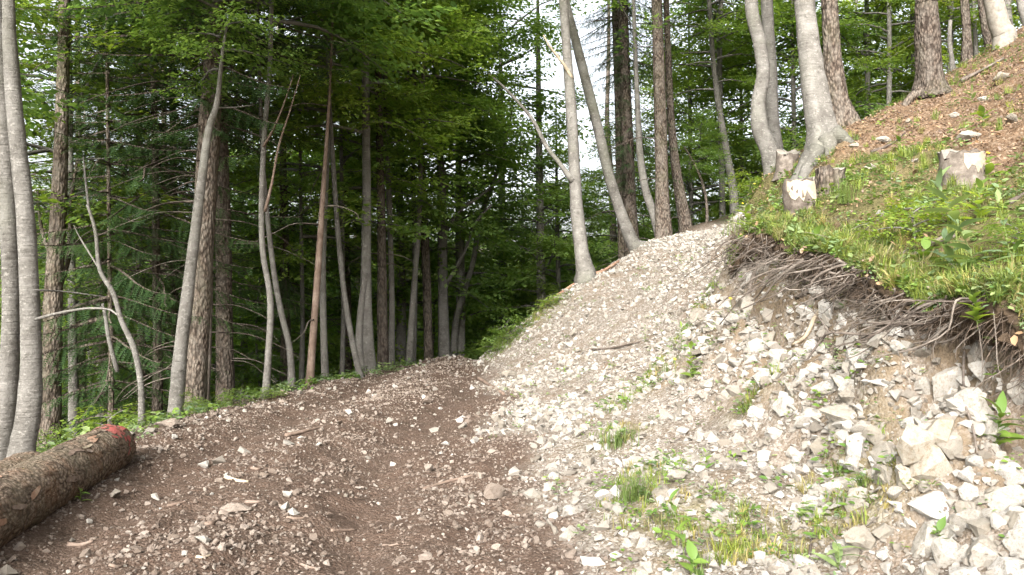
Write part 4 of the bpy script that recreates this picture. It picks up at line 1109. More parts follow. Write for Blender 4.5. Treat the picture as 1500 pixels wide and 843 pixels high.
# ------------------------------------------------------------------ logs with bark
def log(label, A, B, rad, seed, paint):
    A, B = Vector(A), Vector(B)
    o = empty('spruce_log', A, label, 'log')
    n = 70
    P = [np.array((B - A) * (k / n)) for k in range(n + 1)]
    r = np.random.default_rng(seed)
    sides = 36
    v, q, t = tube(np.array(P), np.full(n + 1, rad), sides, seed, 0, cap=False)
    v = v.reshape(n + 1, sides, 3)
    ax = np.array(P)[:, None, :]
    L = np.arange(n + 1)[:, None] * ((B - A).length / n); th = np.arange(sides)[None, :] / sides * 6.283
    bump = (fbm(L * 2.2 + 0 * th, np.cos(th) * 1.2 + np.sin(th) * 2 + 4, seed, 4) - .5) * .10 + (fbm(L * 14 + 0 * th, np.cos(th) * 5 + np.sin(th) * 5 + 9, seed + 5, 3) - .5) * .085
    fade = np.clip(1 - np.maximum(0, .10 - L) * 2.2, .6, 1)
    v = ax + (v - ax) * ((1 + bump * 1.1) * fade)[..., None]
    bark = mesh_np('bark', v.reshape(-1, 3), q, [M['logbark']])
    link('bark', bark, o)
    for k, idx in ((0, 0), (1, n)):
        ring = v[idx]; c = ring.mean(0)
        d_ = (B - A).normalized() * (-.012 if k == 0 else .012)
        vv = np.vstack([c + np.array(d_), c + (ring - c) * .995])
        jj = np.arange(sides); tr = np.stack([np.zeros(sides, int), 1 + jj, 1 + (jj + 1) % sides], -1)
        link('cut_face', mesh_np('cut_face', vv, tr, [M['cut']]), o)
    def surf(s, a):          # point just over the bark: s metres along, a around
        i = min(n - 1, max(0, s / (B - A).length * n)); j = (a / 6.283 * sides) % sides
        i0, j0 = int(i), int(j); fi, fj = i - i0, j - j0; j1 = (j0 + 1) % sides
        w = (v[i0, j0] * (1 - fj) + v[i0, j1] * fj) * (1 - fi) + (v[i0 + 1, j0] * (1 - fj) + v[i0 + 1, j1] * fj) * fi
        c = np.array(P[i0]) * (1 - fi) + np.array(P[i0 + 1]) * fi
        nn = (w - c); nn /= np.linalg.norm(nn)
        return w + nn * .006, nn
    def patch(name, pts, wid, mat):
        V = []; X = catmull(pts, max(4, 4 * (len(pts) - 1)))
        for k in range(len(X)):
            s, a = X[k]; tn = X[min(k + 1, len(X) - 1)] - X[max(0, k - 1)]; tn = np.array([tn[0], tn[1] * rad]); tn /= np.linalg.norm(tn) + 1e-9
            wk = wid * r.uniform(.75, 1.2) * (.55 if k in (0, len(X) - 1) else 1)
            for sg in (-1, 0, 1):
                V.append(surf(s - tn[1] * wk * sg * .5, a + tn[0] * wk * sg * .5 / rad)[0])
        m = len(X); f = []
        for k in range(m - 1):
            for c in (0, 1): f.append([3 * k + c, 3 * k + c + 1, 3 * k + c + 4, 3 * k + c + 3])
        link(name, mesh_np(name, V, np.array(f), [M[mat]]), o)
    # which way round is up / towards the camera
    ang = {}
    for a in np.linspace(0, 6.283, 72, endpoint=False):
        ang[a] = surf(1.0, a)[1]
    up = max(ang, key=lambda a: ang[a][2]); cm = max(ang, key=lambda a: ang[a] @ np.array([.75, -.25, .55]))
    sg = 1 if ((cm - up + 3.14) % 6.283 - 3.14) > 0 else -1
    if paint:
        for k in range(46):                    # a sprayed mark: many short ragged dabs
            s0, a0 = abs(r.normal(.20, .11)) + .03, r.normal(.62, .32)
            patch('paint_mark', [(s0, up + sg * a0), (s0 + r.normal(0, .05), up + sg * (a0 + r.normal(0, .16)))], r.uniform(.02, .05), 'paint')
    for k in range(34):
        s = r.uniform(.35, 4.2); a = up + sg * r.uniform(-.5, 1.7)
        patch('bark_flake', [(s, a), (s + r.uniform(.05, .2), a + r.uniform(-.25, .25))], r.uniform(.02, .065), ('redwood', 'logbark', 'peeled', 'logbark')[k % 4] if k % 11 else 'cut')
    return o
log('thick bark-covered spruce log with red paint scribble at its end', (-3.52, 7.0, .20), (-2.84, 2.0, .19), .21, 3, True)
log('second bark-covered spruce log lying behind the red-marked one', (-3.93, 6.5, .08), (-3.26, 1.7, .06), .20, 9, False)

# ------------------------------------------------------------------ stumps
def stump(label, u, v, w, hpx, seed, mat, tilt=0.0, chip=None, cut='cutgrey', topdrop=.0, d=None):
    p = hit(u, v) if d is None else Vector(pix(u, v, d))
    if d is not None: p.z = hz(p.x, p.y)
    s = p.y / F; rad = .5 * w * s; h = hpx * s
    o = empty('tree_stump', p, label, 'stump')
    n = 8; sides = 22
    P = np.array([[tilt * h * k / n, 0, -.15 + (h + .15) * k / n] for k in range(n + 1)])
    rd = rad * (1 + .45 * np.exp(-np.arange(n + 1) * .75))
    vtx, q, t = tube(P, rd, sides, seed, .06, lobes=.24, cap=False)
    r = np.random.default_rng(seed)
    top = vtx[-sides:]
    top[:, 2] += r.normal(0, .02, sides) + topdrop * (top[:, 1] - top[:, 1].mean())
    vtx[-sides:] = top
    link('bark', mesh_np('bark', vtx, q, [M[mat]]), o)
    c = top.mean(0); inner = c + (top - c) * .55; inner[:, 2] += r.normal(.008, .010, sides)
    V = np.vstack([top + [0, 0, .003], inner, c + [0, 0, .012]])
    jj = np.arange(sides); j2 = (jj + 1) % sides
    Q = np.stack([jj, j2, sides + j2, sides + jj], -1); Tt = np.stack([np.full(sides, 2 * sides), sides + jj, sides + j2], -1)
    link('cut_face', mesh_np('cut_face', V, [Q, Tt], [M[cut]]), o)
    if chip:
        a0, a1, z0, z1 = chip
        V = []; m = 8
        rings = vtx.reshape(n + 1, sides, 3)
        for i in range(m + 1):
            a = a0 + (a1 - a0) * i / m
            for zz in (z0 + r.uniform(-.22, .22), (z0 + z1) / 2 + .1, min(.985, z1 + r.uniform(-.05, .04))):
                fz = (zz * h + .15) / (h + .15) * n; k0 = min(int(fz), n - 1)
                ring = rings[k0] * (1 - fz + k0) + rings[k0 + 1] * (fz - k0); cc = ring.mean(0)
                angs = np.arctan2(ring[:, 1] - cc[1], ring[:, 0] - cc[0]); od = np.argsort(angs)
                rr = np.interp(((a + math.pi) % 6.28319) - math.pi, angs[od], np.hypot(ring[:, 0] - cc[0], ring[:, 1] - cc[1])[od], period=6.28319) + .007
                V.append([cc[0] + rr * math.cos(a), cc[1] + rr * math.sin(a), zz * h])
        f = [[3 * i + c_, 3 * i + 3 + c_, 3 * i + 4 + c_, 3 * i + 1 + c_] for i in range(m) for c_ in (0, 1)]
        link('bare_wood', mesh_np('bare_wood', V, np.array(f), [M['cut']]), o)
    return o
stump('pale stump with bare cream wood on its upper front, at the grass edge', 1174, 312, 42, 46, 11, 'dead', -.10, (3.6, 5.6, .50, .98), 'cutgrey')
stump('low dark rounded stump close to the right of the pale stump', 1214, 276, 40, 24, 12, 'spruce', .1, None, 'cutgrey')
stump('single grey stump with a yellow chipped front and flat cut top', 1410, 268, 56, 42, 13, 'dead', -.05, (4.3, 5.6, .45, .92), 'cutgrey', .1)
stump('sawn pale stub at the foot of the crooked beech', 1150, 246, 30, 30, 14, 'dead', .15, None, 'cutgrey', .3, d=12.6)

# buttress roots of the large beech and the lone spruce
for nm_, key, pts in (('largest grey beech', 'beech', [[(1196, 196), (1188, 218), (1178, 236), (1166, 246)], [(1212, 200), (1216, 220), (1212, 240)], [(1222, 192), (1238, 206), (1250, 208)], [(1188, 190), (1172, 222), (1150, 240), (1136, 256)]]),):
    tr = [o for o in bpy.data.objects if o.get('label', '').startswith(nm_)][0]
    for k, pl in enumerate(pts):
        P = []
        for j, (u, v) in enumerate(pl):
            d = 11.2 - .12 * j
            q = Vector(pix(u, v, d)); g = hz(q.x, q.y)
            q.z = min(q.z, g + (.12 if j == 0 else .07))
            q.z = max(q.z, g - .02) if j < len(pl) - 1 else g - .05
            P.append(np.array(q - tr.location))
        limb(tr, P, .14, .035, 'beech', k, 'root', 9)
# ------------------------------------------------------------------ sticks, roots and scraps of bark
def stick(name, label, pts, w, mat='dead', cat='branch', group=None, lift=.5, sides=6, w1=None):
    """a stick lying on the ground along photo pixels"""
    P = []
    for u, v in pts:
        q = hit(u, v)
        P.append([q.x, q.y, q.z])
    P = np.array(P); d = P[:, 1].mean(); r = .5 * w / F * d
    P[:, 2] += r * lift
    X = catmull(P, max(6, 3 * len(P)))
    v, q, t = tube(X, np.linspace(r, r * .5 if w1 is None else .5 * w1 / F * d, len(X)), sides, int(pts[0][0]), .12)
    base = P[0]
    o = link(name, mesh_np(name, v - base, [q, t], [M[mat]]), None, tuple(base))
    return tag(o, label, cat, group)
stick('bark_strip', 'brown strip of bark at the join of earth road and gravel', [(700, 556), (716, 566), (738, 580)], 8, 'peeled', 'bark')
stick('fallen_branch', 'dark stick lying across the middle of the earth road', [(418, 640), (455, 632), (500, 620)], 6, 'peeled')
stick('fallen_branch', 'short brown stick left of the largest road boulder', [(620, 718), (655, 708), (692, 698)], 5, 'peeled')
stick('fallen_branch', 'curved brown branch in the leaf litter below the lone spruce', [(1276, 226), (1306, 212), (1326, 198)], 5, 'dead')
stick('fallen_branch', 'pale stick on the right-hand grass beside the tall leafy plant', [(1478, 302), (1492, 292), (1510, 282)], 9, 'dead')
stick('fallen_branch', 'thick weathered branch end at the turf edge under the tall plant', [(1372, 448), (1395, 436), (1420, 424)], 11, 'dead')
stick('fallen_branch', 'grey branch lying in the grass above the root tangle', [(1335, 380), (1350, 372), (1368, 362)], 10, 'dead')
stick('fallen_branch', 'thin pale stick on the gravel above the green weeds', [(868, 514), (895, 512), (938, 502)], 4, 'dead')
stick('fallen_branch', 'upright thin stick at the foot of the bank', [(1183, 838), (1188, 800), (1192, 775)], 5, 'dead')
stick('fallen_branch', 'weathered pole on the ridge below the broken snag', [(1408, 120), (1440, 104), (1470, 88)], 6, 'dead')
stick('fallen_branch', 'dark root lying over the rim beside the mottled beech', [(800, 440), (826, 424), (848, 406)], 6, 'redwood')
stick('fallen_branch', 'dark log piece right of the mottled beech on the rim', [(866, 398), (885, 389), (908, 380)], 8, 'redwood')
for u, v, L, w in ((330, 700, 40, 7), (300, 770, 28, 8), (288, 818, 22, 6), (368, 690, 30, 5), (420, 760, 26, 5), (485, 778, 36, 6), (245, 742, 30, 5), (100, 800, 38, 9), (160, 830, 26, 6), (520, 730, 22, 4), (560, 800, 24, 4), (360, 738, 32, 7), (440, 830, 30, 5), (690, 640, 20, 4)):
    a = rs.uniform(-.6, .9)
    stick('bark_scrap', 'scrap of brown bark or pale splinter on the brown earth road', [(u, v), (u + L * .5 * math.cos(a), v - L * .2 * math.sin(a) + 2), (u + L * math.cos(a), v - L * .4 * math.sin(a))], w, 'peeled' if rs.uniform() < .8 else 'cut', 'bark', 'scraps of bark on the earth road', .25, 5)

# the tangle of dead branches and roots hanging over the lip of the cut
def lip(y): return xtop(y)
rb = np.random.default_rng(77)
BR = 'dead branch in the tangle spilling over the lip of the cut bank'
def bank_stick(y0, dx0, L, r, ang, drop, mat, label, group, seed, cat='branch'):
    x0 = lip(y0) + dx0
    d = np.array([math.sin(ang), math.cos(ang)])
    P = []
    zz = (hz(lip(y0) + .12, y0) if dx0 < .12 else hz(x0, y0)) + r + rb.uniform(-.03, .10)
    crook = rb.normal(0, .05, 2); ph = rb.uniform(0, 6)
    for k in range(7):
        t = k / 6 * L
        x = x0 + d[0] * t + crook[0] * math.sin(ph + k * 1.4) + rb.normal(0, .012); y = y0 + d[1] * t + rb.normal(0, .015)
        g = hz(x, y) + r * .6
        P.append([x, y, max(g, zz - drop * t - .16 * t * t + crook[1] * math.sin(ph + k * 1.1))])
    P = np.array(P)
    parts = [tube(catmull(P, 14), np.linspace(r, r * .4, 15), 6, seed, .15)]
    for j in range(int(rb.integers(0, 4))):            # side twigs
        i = int(rb.integers(1, 6)); tw = rb.uniform(.08, .3)
        e = P[i] + np.array([rb.normal(-.25, .5), rb.normal(.3, .6), rb.normal(-.15, .35)]) * tw
        e[2] = max(e[2], hz(e[0], e[1]) + .005)
        parts.append(tube(catmull(np.array([P[i], (P[i] + e) / 2 + [0, 0, .02], e]), 5), np.linspace(r * .45, .0015, 6), 4, seed + j, .1))
    v, q, t = join(parts)
    o = link('dead_branch', mesh_np('dead_branch', v - P[0], [q, t], [M[mat]]), None, tuple(P[0]))
    return tag(o, label, cat, group)
for k in range(299):
    y0 = rb.uniform(4.3, 8.8); r0 = .5 * psize(1, .007, .034, 1.7)[0]
    lab = ('thick' if r0 > .009 else 'thin' if r0 < .0052 else 'middling') + ' dead branch over the bank lip, ' + \
        ('at the left end of the tangle' if y0 > 8 else 'left of the middle of the tangle' if y0 > 7 else 'in the middle of the tangle' if y0 > 6.1 else 'right of the middle of the tangle' if y0 > 5.2 else 'by the dark turf hollow')
    bank_stick(y0, rb.uniform(-.30, .30), rb.uniform(.25, 1.0), r0, rb.normal(-.40, .5), rb.uniform(.12, .55), 'dead', lab, 'branches hanging over the cut bank', k)
stick('dead_branch', 'long pale bent root running down the bank from the tangle', [(1250, 425), (1218, 447), (1195, 470), (1180, 498), (1160, 512)], 8, 'cut', 'root', None, 1.2, 7)
stick('dead_branch', 'pale upright root hanging at the left end of the tangle', [(1112, 368), (1108, 402), (1098, 430), (1094, 470), (1094, 480)], 7, 'dead', 'root', None, 1.5, 7)
stick('dead_branch', 'thick dark branch along the top of the tangle', [(1290, 395), (1245, 412), (1205, 432), (1165, 445)], 8, 'dead', 'branch', None, 2.0, 7)
stick('dead_branch', 'light grey branch crossing above the tangle to the tall plant', [(1400, 352), (1345, 372), (1290, 392), (1240, 402)], 8, 'dead', 'branch', None, 1.5, 7)
stick('hanging_root', 'long dangling root in front of the ochre blocks', [(1416, 500), (1412, 545), (1412, 590), (1424, 640), (1432, 676)], 5, 'dead', 'root', None, 3, 6)

# turf lip hanging over the hollow
def turf_lip(label, ya, yb, prot_f, thick, seed, n=60):
    prof = [(.40, -.02), (.18, .04), (-.02, .05), (-.17, .035), (-.27, -.01), (-.30, -.07), (-.22, -.15), (-.06, -.20), (.18, -.26)]
    prof = catmull(prof, 34)
    m = len(prof)
    Y = np.linspace(ya, yb, n + 1)[:, None] * np.ones((1, m))
    J = np.arange(m)[None, :] * np.ones((n + 1, 1))
    A_, B_ = prof[None, :, 0], prof[None, :, 1]
    e = np.minimum(1, np.minimum(8 * (Y - ya) / (yb - ya), 8 * (yb - Y) / (yb - ya)))
    x0 = xtop(Y)
    g = H(x0 + .2, Y)
    big = fbm(Y * 2.6, J * .0 + seed, seed, 3)
    fine = fbm(Y * 11, J * .55 + seed, seed + 3, 4) - .5
    grit = fbm(Y * 34, J * 1.6 + seed, seed + 6, 3) - .5
    pr = prot_f(Y) * (.65 + .7 * big)
    PX = x0 + np.where(A_ < 0, A_ / .3 * pr * (1 + .5 * fine), A_) + grit * .05 * (B_ < .03)
    gz = H(PX, Y)
    th = thick * (.5 + 1.0 * fbm(Y * 3.7, 0 * Y + 9, seed + 1, 3))
    ZZ = g + np.where(B_ < 0, B_ / .22 * th, B_) * (1 + .5 * fine) + grit * .05
    top = J < m * .33
    ZZ = np.where(top, np.maximum(ZZ, gz + .012), ZZ)
    ZZ = ZZ * e + (gz - .03) * (1 - e)
    V = np.stack([PX, Y + fine * .08, ZZ], -1).reshape(-1, 3)
    i, j = np.meshgrid(np.arange(n), np.arange(m - 1), indexing='ij')
    Q = np.stack([i * m + j, i * m + j + 1, (i + 1) * m + j + 1, (i + 1) * m + j], -1).reshape(-1, 4)
    mi = np.where((np.tile(np.arange(m - 1), n)) < m * .36, 0, 1)
    me = mesh_np('overhanging_turf', V, Q, [M['turf'], M['sodsoil']], True, mi)
    global LIPTOP
    LIPTOP = V.reshape(n + 1, m, 3)[:, 2:int(m * .50)].reshape(-1, 3)
    return tag(link('overhanging_turf', me), label, None, None, 'structure')
s_ = NT('turf'); v_ = s_.coord('Object')
M['turf'] = s_.finish(s_.mix(s_.ramp(s_.noise(v_, 9, 5), [(.4, 0), (.6, 1)]), (.055, .05, .02), (.11, .078, .047)), .95, s_.bump(s_.noise(v_, 40, 4), .8, .03), .1)
LIPW = lambda y: np.interp(y, [2.8, 3.4, 5.2, 5.8, 7.4, 8.2, 8.9, 9.2], [.18, .19, .18, .15, .11, .15, .16, .08])
turf_lip('ragged turf lip with dark root soil overhanging the cut bank', 2.9, 9.15, LIPW, .25, 5, 420)
# the fringe of fine roots and torn soil below the turf, far too many to count
FR = []
for k in range(6500):
    y0 = rb.uniform(3.0, 9.05)
    w = float(LIPW(y0))
    if rb.uniform() > .25 + 3 * w: continue
    x0 = lip(y0) - rb.uniform(-.05, 1.0) * w; z0 = hz(lip(y0) + .2, y0) - rb.uniform(-.02, .16)
    L = rb.uniform(.06, .26)
    dx, dy = rb.normal(-.15, .35), rb.normal(.15, .5)
    P = np.array([[x0, y0, z0], [x0 + dx * L * .6, y0 + dy * L * .5, z0 - L * .25 + rb.normal(0, .02)], [x0 + dx * L, y0 + dy * L + rb.normal(0, .03), z0 - L * rb.uniform(.45, 1)]])
    FR.append(tube(catmull(P, 4), np.linspace(rb.uniform(.0015, .005), .001, 5), 3, k, .1, cap=False))
v, q, t = join(FR)
tag(link('root_fringe', mesh_np('root_fringe', v, q, [M['rootfine']])), 'dark fringe of fine roots and torn soil under the turf lip', None, None, 'stuff')
for k in range(60):
    left = k >= 42
    y0 = rb.uniform(7.8, 9.0) if left else rb.uniform(3.3, 5.8)
    x0 = lip(y0) - rb.uniform(.05, .27) * (.8 if left else 1)
    z0 = hz(lip(y0) + .2, y0) - rb.uniform(.0, .10)
    L = rb.uniform(.12, .42)
    dx, dy = rb.normal(-.05, .08), rb.normal(.05, .14)
    P = np.array([[0, 0, 0], [dx * .4 * L / .3, dy * .4 * L / .3, -L * .35], [dx * L / .3, dy * .9 * L / .3, -L * .7], [dx * L / .3 + rb.normal(0, .03), dy * L / .3, -L]])
    X = catmull(P, 7); v, q, t = tube(X, np.linspace(rb.uniform(.0025, .006), .0015, 8), 4, k, .1)
    o = link('hanging_root', mesh_np('hanging_root', v, [q, t], [M['dead']]), None, (x0, y0, z0))
    tag(o, 'fine root dangling under the turf clod at the left end of the cut' if left else 'fine root dangling from the turf lip over the dark hollow', 'root', 'roots under the left clod' if left else 'roots under the turf lip')

# ------------------------------------------------------------------ grass, herbs, dead leaves (nobody could count them)
def grass_mesh(name, seed, n, h, spread, mat, w=.0045):
    r = np.random.default_rng(seed); V = []; Q = []; Tt = []
    for k in range(n):
        a = r.uniform(0, 6.28); b = np.array([math.cos(r.uniform(0, 6.28)), math.sin(r.uniform(0, 6.28)), 0]) * r.uniform(0, spread)
        L = h * r.uniform(.45, 1.15); lean = r.uniform(.1, .9)
        d = np.array([math.cos(a), math.sin(a), 0]); s = np.array([-d[1], d[0], 0]) * w * r.uniform(.7, 1.4)
        o = len(V)
        for t, ww in ((0, 1), (.4, .9), (.75, .6)):
            c = b + d * lean * L * t * t * .9 + np.array([0, 0, L * t * (1 - .28 * lean * t)])
            V += [c - s * ww, c + s * ww]
        V.append(b + d * lean * L * .95 + np.array([0, 0, L * (1 - .45 * lean)]))
        Q += [[o, o + 1, o + 3, o + 2], [o + 2, o + 3, o + 5, o + 4]]; Tt.append([o + 4, o + 5, o + 6])
    return mesh_np(name, V, [np.array(Q), np.array(Tt)], [M[mat]])
def herb_mesh(name, seed, n, h, rad, leaf, mat):
    r = np.random.default_rng(seed); V = []; Q = []
    for k in range(n):
        a = r.uniform(0, 6.28); R_ = rad * r.uniform(.15, 1) ; z = h * r.uniform(.3, 1) * (1 - .4 * R_ / rad)
        L = leaf * r.uniform(.6, 1.25)
        d = np.array([math.cos(a), math.sin(a), r.uniform(-.4, .5)])
        Fm = frame_of(d, r.normal(0, .4))
        c = np.array([math.cos(a + r.normal(0, .4)) * R_, math.sin(a) * R_, z])
        q = np.array([[0, 0, 0], [.35 * L, .30 * L, .05 * L], [.75 * L, .22 * L, .03 * L], [L, 0, -.10 * L], [.75 * L, -.22 * L, .03 * L], [.35 * L, -.30 * L, .05 * L]])
        o = len(V); V += list(c + q @ Fm.T); Q += [[o, o + 1, o + 2, o + 3], [o, o + 3, o + 4, o + 5]]
    return mesh_np(name, V, np.array(Q), [M[mat]])
GR = proto_set('grass', [grass_mesh('grass', 700 + k, 30, .16 + .035 * k, .07, 'grass' if k < 4 else 'drygrass') for k in range(5)])
HB = proto_set('ground_cover', [herb_mesh('herb', 720 + k, 13, .07 + .02 * k, .10, .035 + .008 * k, 'herb' if k % 2 else 'herb2') for k in range(5)])
lv = []
for k in range(4):
    r = np.random.default_rng(740 + k); V = []; Q = []
    for j in range(5):
        L = r.uniform(.035, .06); Fm = frame_of([r.normal(), r.normal(), r.normal(0, .3)], r.normal(0, .4))
        c = np.array([r.uniform(-.1, .1), r.uniform(-.1, .1), r.uniform(.004, .02)])
        q = np.array([[0, 0, 0], [.3 * L, .28 * L, .06 * L], [.7 * L, .24 * L, .05 * L], [L, 0, 0], [.7 * L, -.24 * L, .05 * L], [.3 * L, -.28 * L, .06 * L]])
        o = len(V); V += list(c + q @ Fm.T); Q += [[o, o + 1, o + 2, o + 3], [o, o + 3, o + 4, o + 5]]
    lv.append(mesh_np('litter', V, np.array(Q), [M['litter']]))
LT = proto_set('fallen_leaves', lv)
def spread(nm, lab, src, n, dens, box, s0, s1, picks, tilt=.12):
    x, y = sample(n, dens, box)
    z = H(x, y)
    scatter(nm, lab, src, np.stack([x, y, z - .004], 1), np.stack([rs.normal(0, tilt, len(x)), rs.normal(0, tilt, len(x)), rs.uniform(0, 6.28, len(x))], 1), rs.uniform(s0, s1, len(x)), rs.choice(picks, len(x)))
    print(nm, len(x))
def on_lip(nm, lab, src, n, picks, s0, s1):
    k = rs.integers(0, len(LIPTOP), n); P = LIPTOP[k] + rs.normal(0, .012, (n, 3)) * [1, 1, 0]
    scatter(nm, lab, src, P, np.stack([rs.normal(0, .3, n), rs.normal(-.25, .3, n), rs.uniform(0, 6.28, n)], 1), rs.uniform(s0, s1, n), rs.choice(picks, n))
CL = proto_set('soil_clods', [rock_mesh('clod', 820 + k, 14, 'sodsoil', .8, 1, .3) for k in range(4)])
k_ = 520; y_c = rs.uniform(3.1, 9.0, k_); w_c = LIPW(y_c); x_c = xtop(y_c) - rs.uniform(.1, 1.15, k_) * w_c
z_c = H(xtop(y_c) + .2, y_c) - rs.uniform(.02, .20, k_)
scatter('soil_clods', 'dark clods of soil clinging to the roots under the turf lip', CL, np.stack([x_c, y_c, z_c], 1), rots(k_), psize(k_, .025, .11, 1.4), rs.integers(0, 4, k_))
tag(bpy.data.objects['soil_clods'], None, None, None, 'stuff')
LIPPLANTS = [(3.75, 'at the right end of the lip'), (4.4, 'just left of the dark hollow'), (5.5, 'right of the middle of the tangle'), (6.9, 'above the middle of the tangle'), (8.4, 'near the left end of the tangle')]
on_lip('lip_grass', 'grass hanging over the turf lip of the cut', GR, 1800, [0, 1, 2, 3, 4], .3, .75)
on_lip('lip_herbs', 'small herbs crowding the turf lip of the cut', HB, 1600, [0, 1, 2, 3, 4], .3, .8)
on_lip('lip_leaves', 'dead leaves caught on the turf lip', LT, 260, [0, 1, 2, 3], .7, 1.2)
for nm_ in ('lip_herbs', 'lip_leaves'): tag(bpy.data.objects[nm_], None, None, None, 'stuff')
HBOX = (1.5, 11, 2.8, 21)
def hillm(x, y): return masks(x, y)[1] * (1 - masks(x, y)[2])
spread('grass', 'tufts of green grass growing on the slope above the cut', GR, 26000, lambda x, y: hillm(x, y) * grassy(x, y) * np.clip(fbm(x * 2.2, y * 2.2, 51) * 3.4 - 1.35, .04, 1) * .55 + hillm(x, y) * .02, HBOX, .3, .75, [0, 1, 2, 3, 0, 1, 2, 3, 4])
spread('ground_cover', 'low leafy herbs among the grass above the cut', HB, 26000, lambda x, y: hillm(x, y) * (grassy(x, y) * np.clip(fbm(x * 1.7, y * 1.7, 52) * 3 - .9, .06, 1) * .9 + .04), HBOX, .4, 1.0, [0, 1, 2, 3, 4])
spread('fallen_leaves', 'brown dead leaves littering the upper slope', LT, 46000, lambda x, y: hillm(x, y) * (1 - .55 * grassy(x, y)) * .6 + .02 * scrub(x, y), HBOX, .4, .95, [0, 1, 2, 3], .25)
GR2 = proto_set('sparse_grass', [grass_mesh('grass', 760 + k, 16, .08 + .025 * k, .06, 'grass' if k % 3 else 'drygrass', .0035) for k in range(4)])
spread('sparse_grass', 'thin grass sprouting through the pale gravel', GR2, 42000, lambda x, y: (1 - masks(x, y)[1]) * (1 - masks(x, y)[0]) * np.clip((scrub(x, y) - .25) * .22 + .010, 0, 1), (-.5, 4.5, 3.2, 16), .35, .95, [0, 1, 2, 3])
HB2 = proto_set('small_weeds', [herb_mesh('weed', 780 + k, 9, .05 + .015 * k, .06, .022 + .006 * k, 'herb' if k % 2 else 'herb2') for k in range(4)])
spread('small_weeds', 'small green weeds sprouting among the stones', HB2, 26000, lambda x, y: (1 - masks(x, y)[1]) * (1 - masks(x, y)[0]) * np.clip(scrub(x, y) * .2 + .06 * cutface(x, y) + .014, 0, 1), (-.5, 4.5, 3.2, 16), .6, 1.4, [0, 1, 2, 3])
def d_edge(x, y):
    e = np.exp(-((x - xleft(y) + .5) / .5) ** 2) * (y < 18) * (y > 7) + np.exp(-((y - np.interp(x, [c[0] for c in CREST], [c[1] for c in CREST]) - .15) / .35) ** 2) * (x > -.4) * (x < 1.0)
    return e * np.clip(fbm(x * 1.2, y * 1.2, 53) * 3 - 1.1, 0, 1) * .5
spread('edge_herbs', 'green herbs along the outer edges of the road and track', HB, 16000, d_edge, (-6, 2, 6, 18.5), .6, 1.4, [0, 1, 2, 3, 4])
tag(bpy.data.objects['edge_herbs'], None, None, None, 'stuff')
FL = proto_set('undergrowth', [herb_mesh('undergrowth', 790 + k, 22, .22 + .08 * k, .26, .07, 'leafy' if k == 1 else 'herb2') for k in range(3)])
def d_under(x, y):
    return masks(x, y)[2] * (masks(x, y)[1] < .5) * np.clip(fbm(x * .7, y * .7, 54) * 3 - 1.2, 0, 1) * .10
spread('undergrowth', 'leafy undergrowth on the shaded forest floor', FL, 22000, d_under, (-22, 12, 8, 36), .8, 1.7, [0, 1, 2])

# ------------------------------------------------------------------ single plants
def leaf_mesh(name, mat, L=1.0, W=.26, droop=.35, n=5):
    V = []; Q = []
    for i in range(n + 1):
        t = i / n; w = W * math.sin(math.pi * min(1, .06 + .94 * t) ** .8) * .5
        z = .12 * t - droop * t * t
        V += [[t * L, w, z * L + w * .25], [t * L, 0, z * L - .0], [t * L, -w, z * L + w * .25]]
    for i in range(n):
        for c in (0, 1): Q.append([3 * i + c, 3 * i + c + 1, 3 * i + c + 4, 3 * i + c + 3])
    return mesh_np(name, V, np.array(Q), [M[mat]])
LEAF = {k: leaf_mesh('leaf', m, 1, w, dr) for k, (m, w, dr) in {'long': ('herb2', .27, .35), 'broad': ('herb', .52, .3), 'green': ('herb', .30, .4), 'fresh': ('leafy', .45, .3)}.items()}
def plant(name, label, u, v, hpx, nleaf, leaf_px, kind='green', cat='plant', group=None, lean=(0, 0), low=.15, seed=0, rosette=False, p=None):
    q = p or hit(u, v); s = q.y / F
    o = empty(name, q, label, cat, group)
    r = np.random.default_rng(seed + int(u))
    h = hpx * s
    P = np.array([[0, 0, -.03], [lean[0] * h * .3, lean[1] * h * .3, h * .4], [lean[0] * h, lean[1] * h, h]])
    X = catmull(P, 8)
    vv, qq, tt = tube(X, np.linspace(max(.0025, .010 * h), .0015, 9), 5, seed, 0)
    link('stem', mesh_np('stem', vv, [qq, tt], [M['stem']]), o)
    for k in range(nleaf):
        t = low + (1 - low) * (k + .5) / nleaf
        c = [np.interp(t, np.linspace(0, 1, 9), X[:, j]) for j in range(3)]
        az = k * 2.4 + r.uniform(-.4, .4)
        L = leaf_px * s * r.uniform(.75, 1.15) * (1.0 if rosette else 1.15 - .55 * t)
        link('leaf', LEAF[kind], o, c, (r.normal(0, .2), -r.uniform(.15, .65) - (.5 if t > .9 else 0), az), L)
    return o
plant('leafy_plant', 'tall plant with long lance leaves standing at the turf edge', 1440, 434, 165, 30, 62, 'long', lean=(-.42, 0), low=.12)
plant('leafy_plant', 'tall leafy weed at the right picture edge behind the tall plant', 1482, 400, 110, 18, 44, 'long', lean=(-.2, 0), low=.1)
plant('leafy_plant', 'bright leafy weed at the turf edge right of the tall plant', 1478, 448, 80, 16, 40, 'green', lean=(.1, 0), low=.1)
plant('leafy_plant', 'leafy weed in the grass between the chipped stump and the tall plant', 1432, 330, 60, 14, 34, 'fresh', lean=(.1, 0), low=.1)
plant('leafy_plant', 'broad-leaved weed low in the grass left of the tall plants', 1356, 400, 34, 12, 30, 'broad', rosette=True)
plant('leafy_plant', 'leafy clump hanging just under the turf lip beside the dark hollow', 1396, 505, 40, 16, 34, 'fresh', lean=(-.3, -.3), p=Vector((lip(4.5) - .24, 4.5, hz(lip(4.5) + .15, 4.5) - .12)))
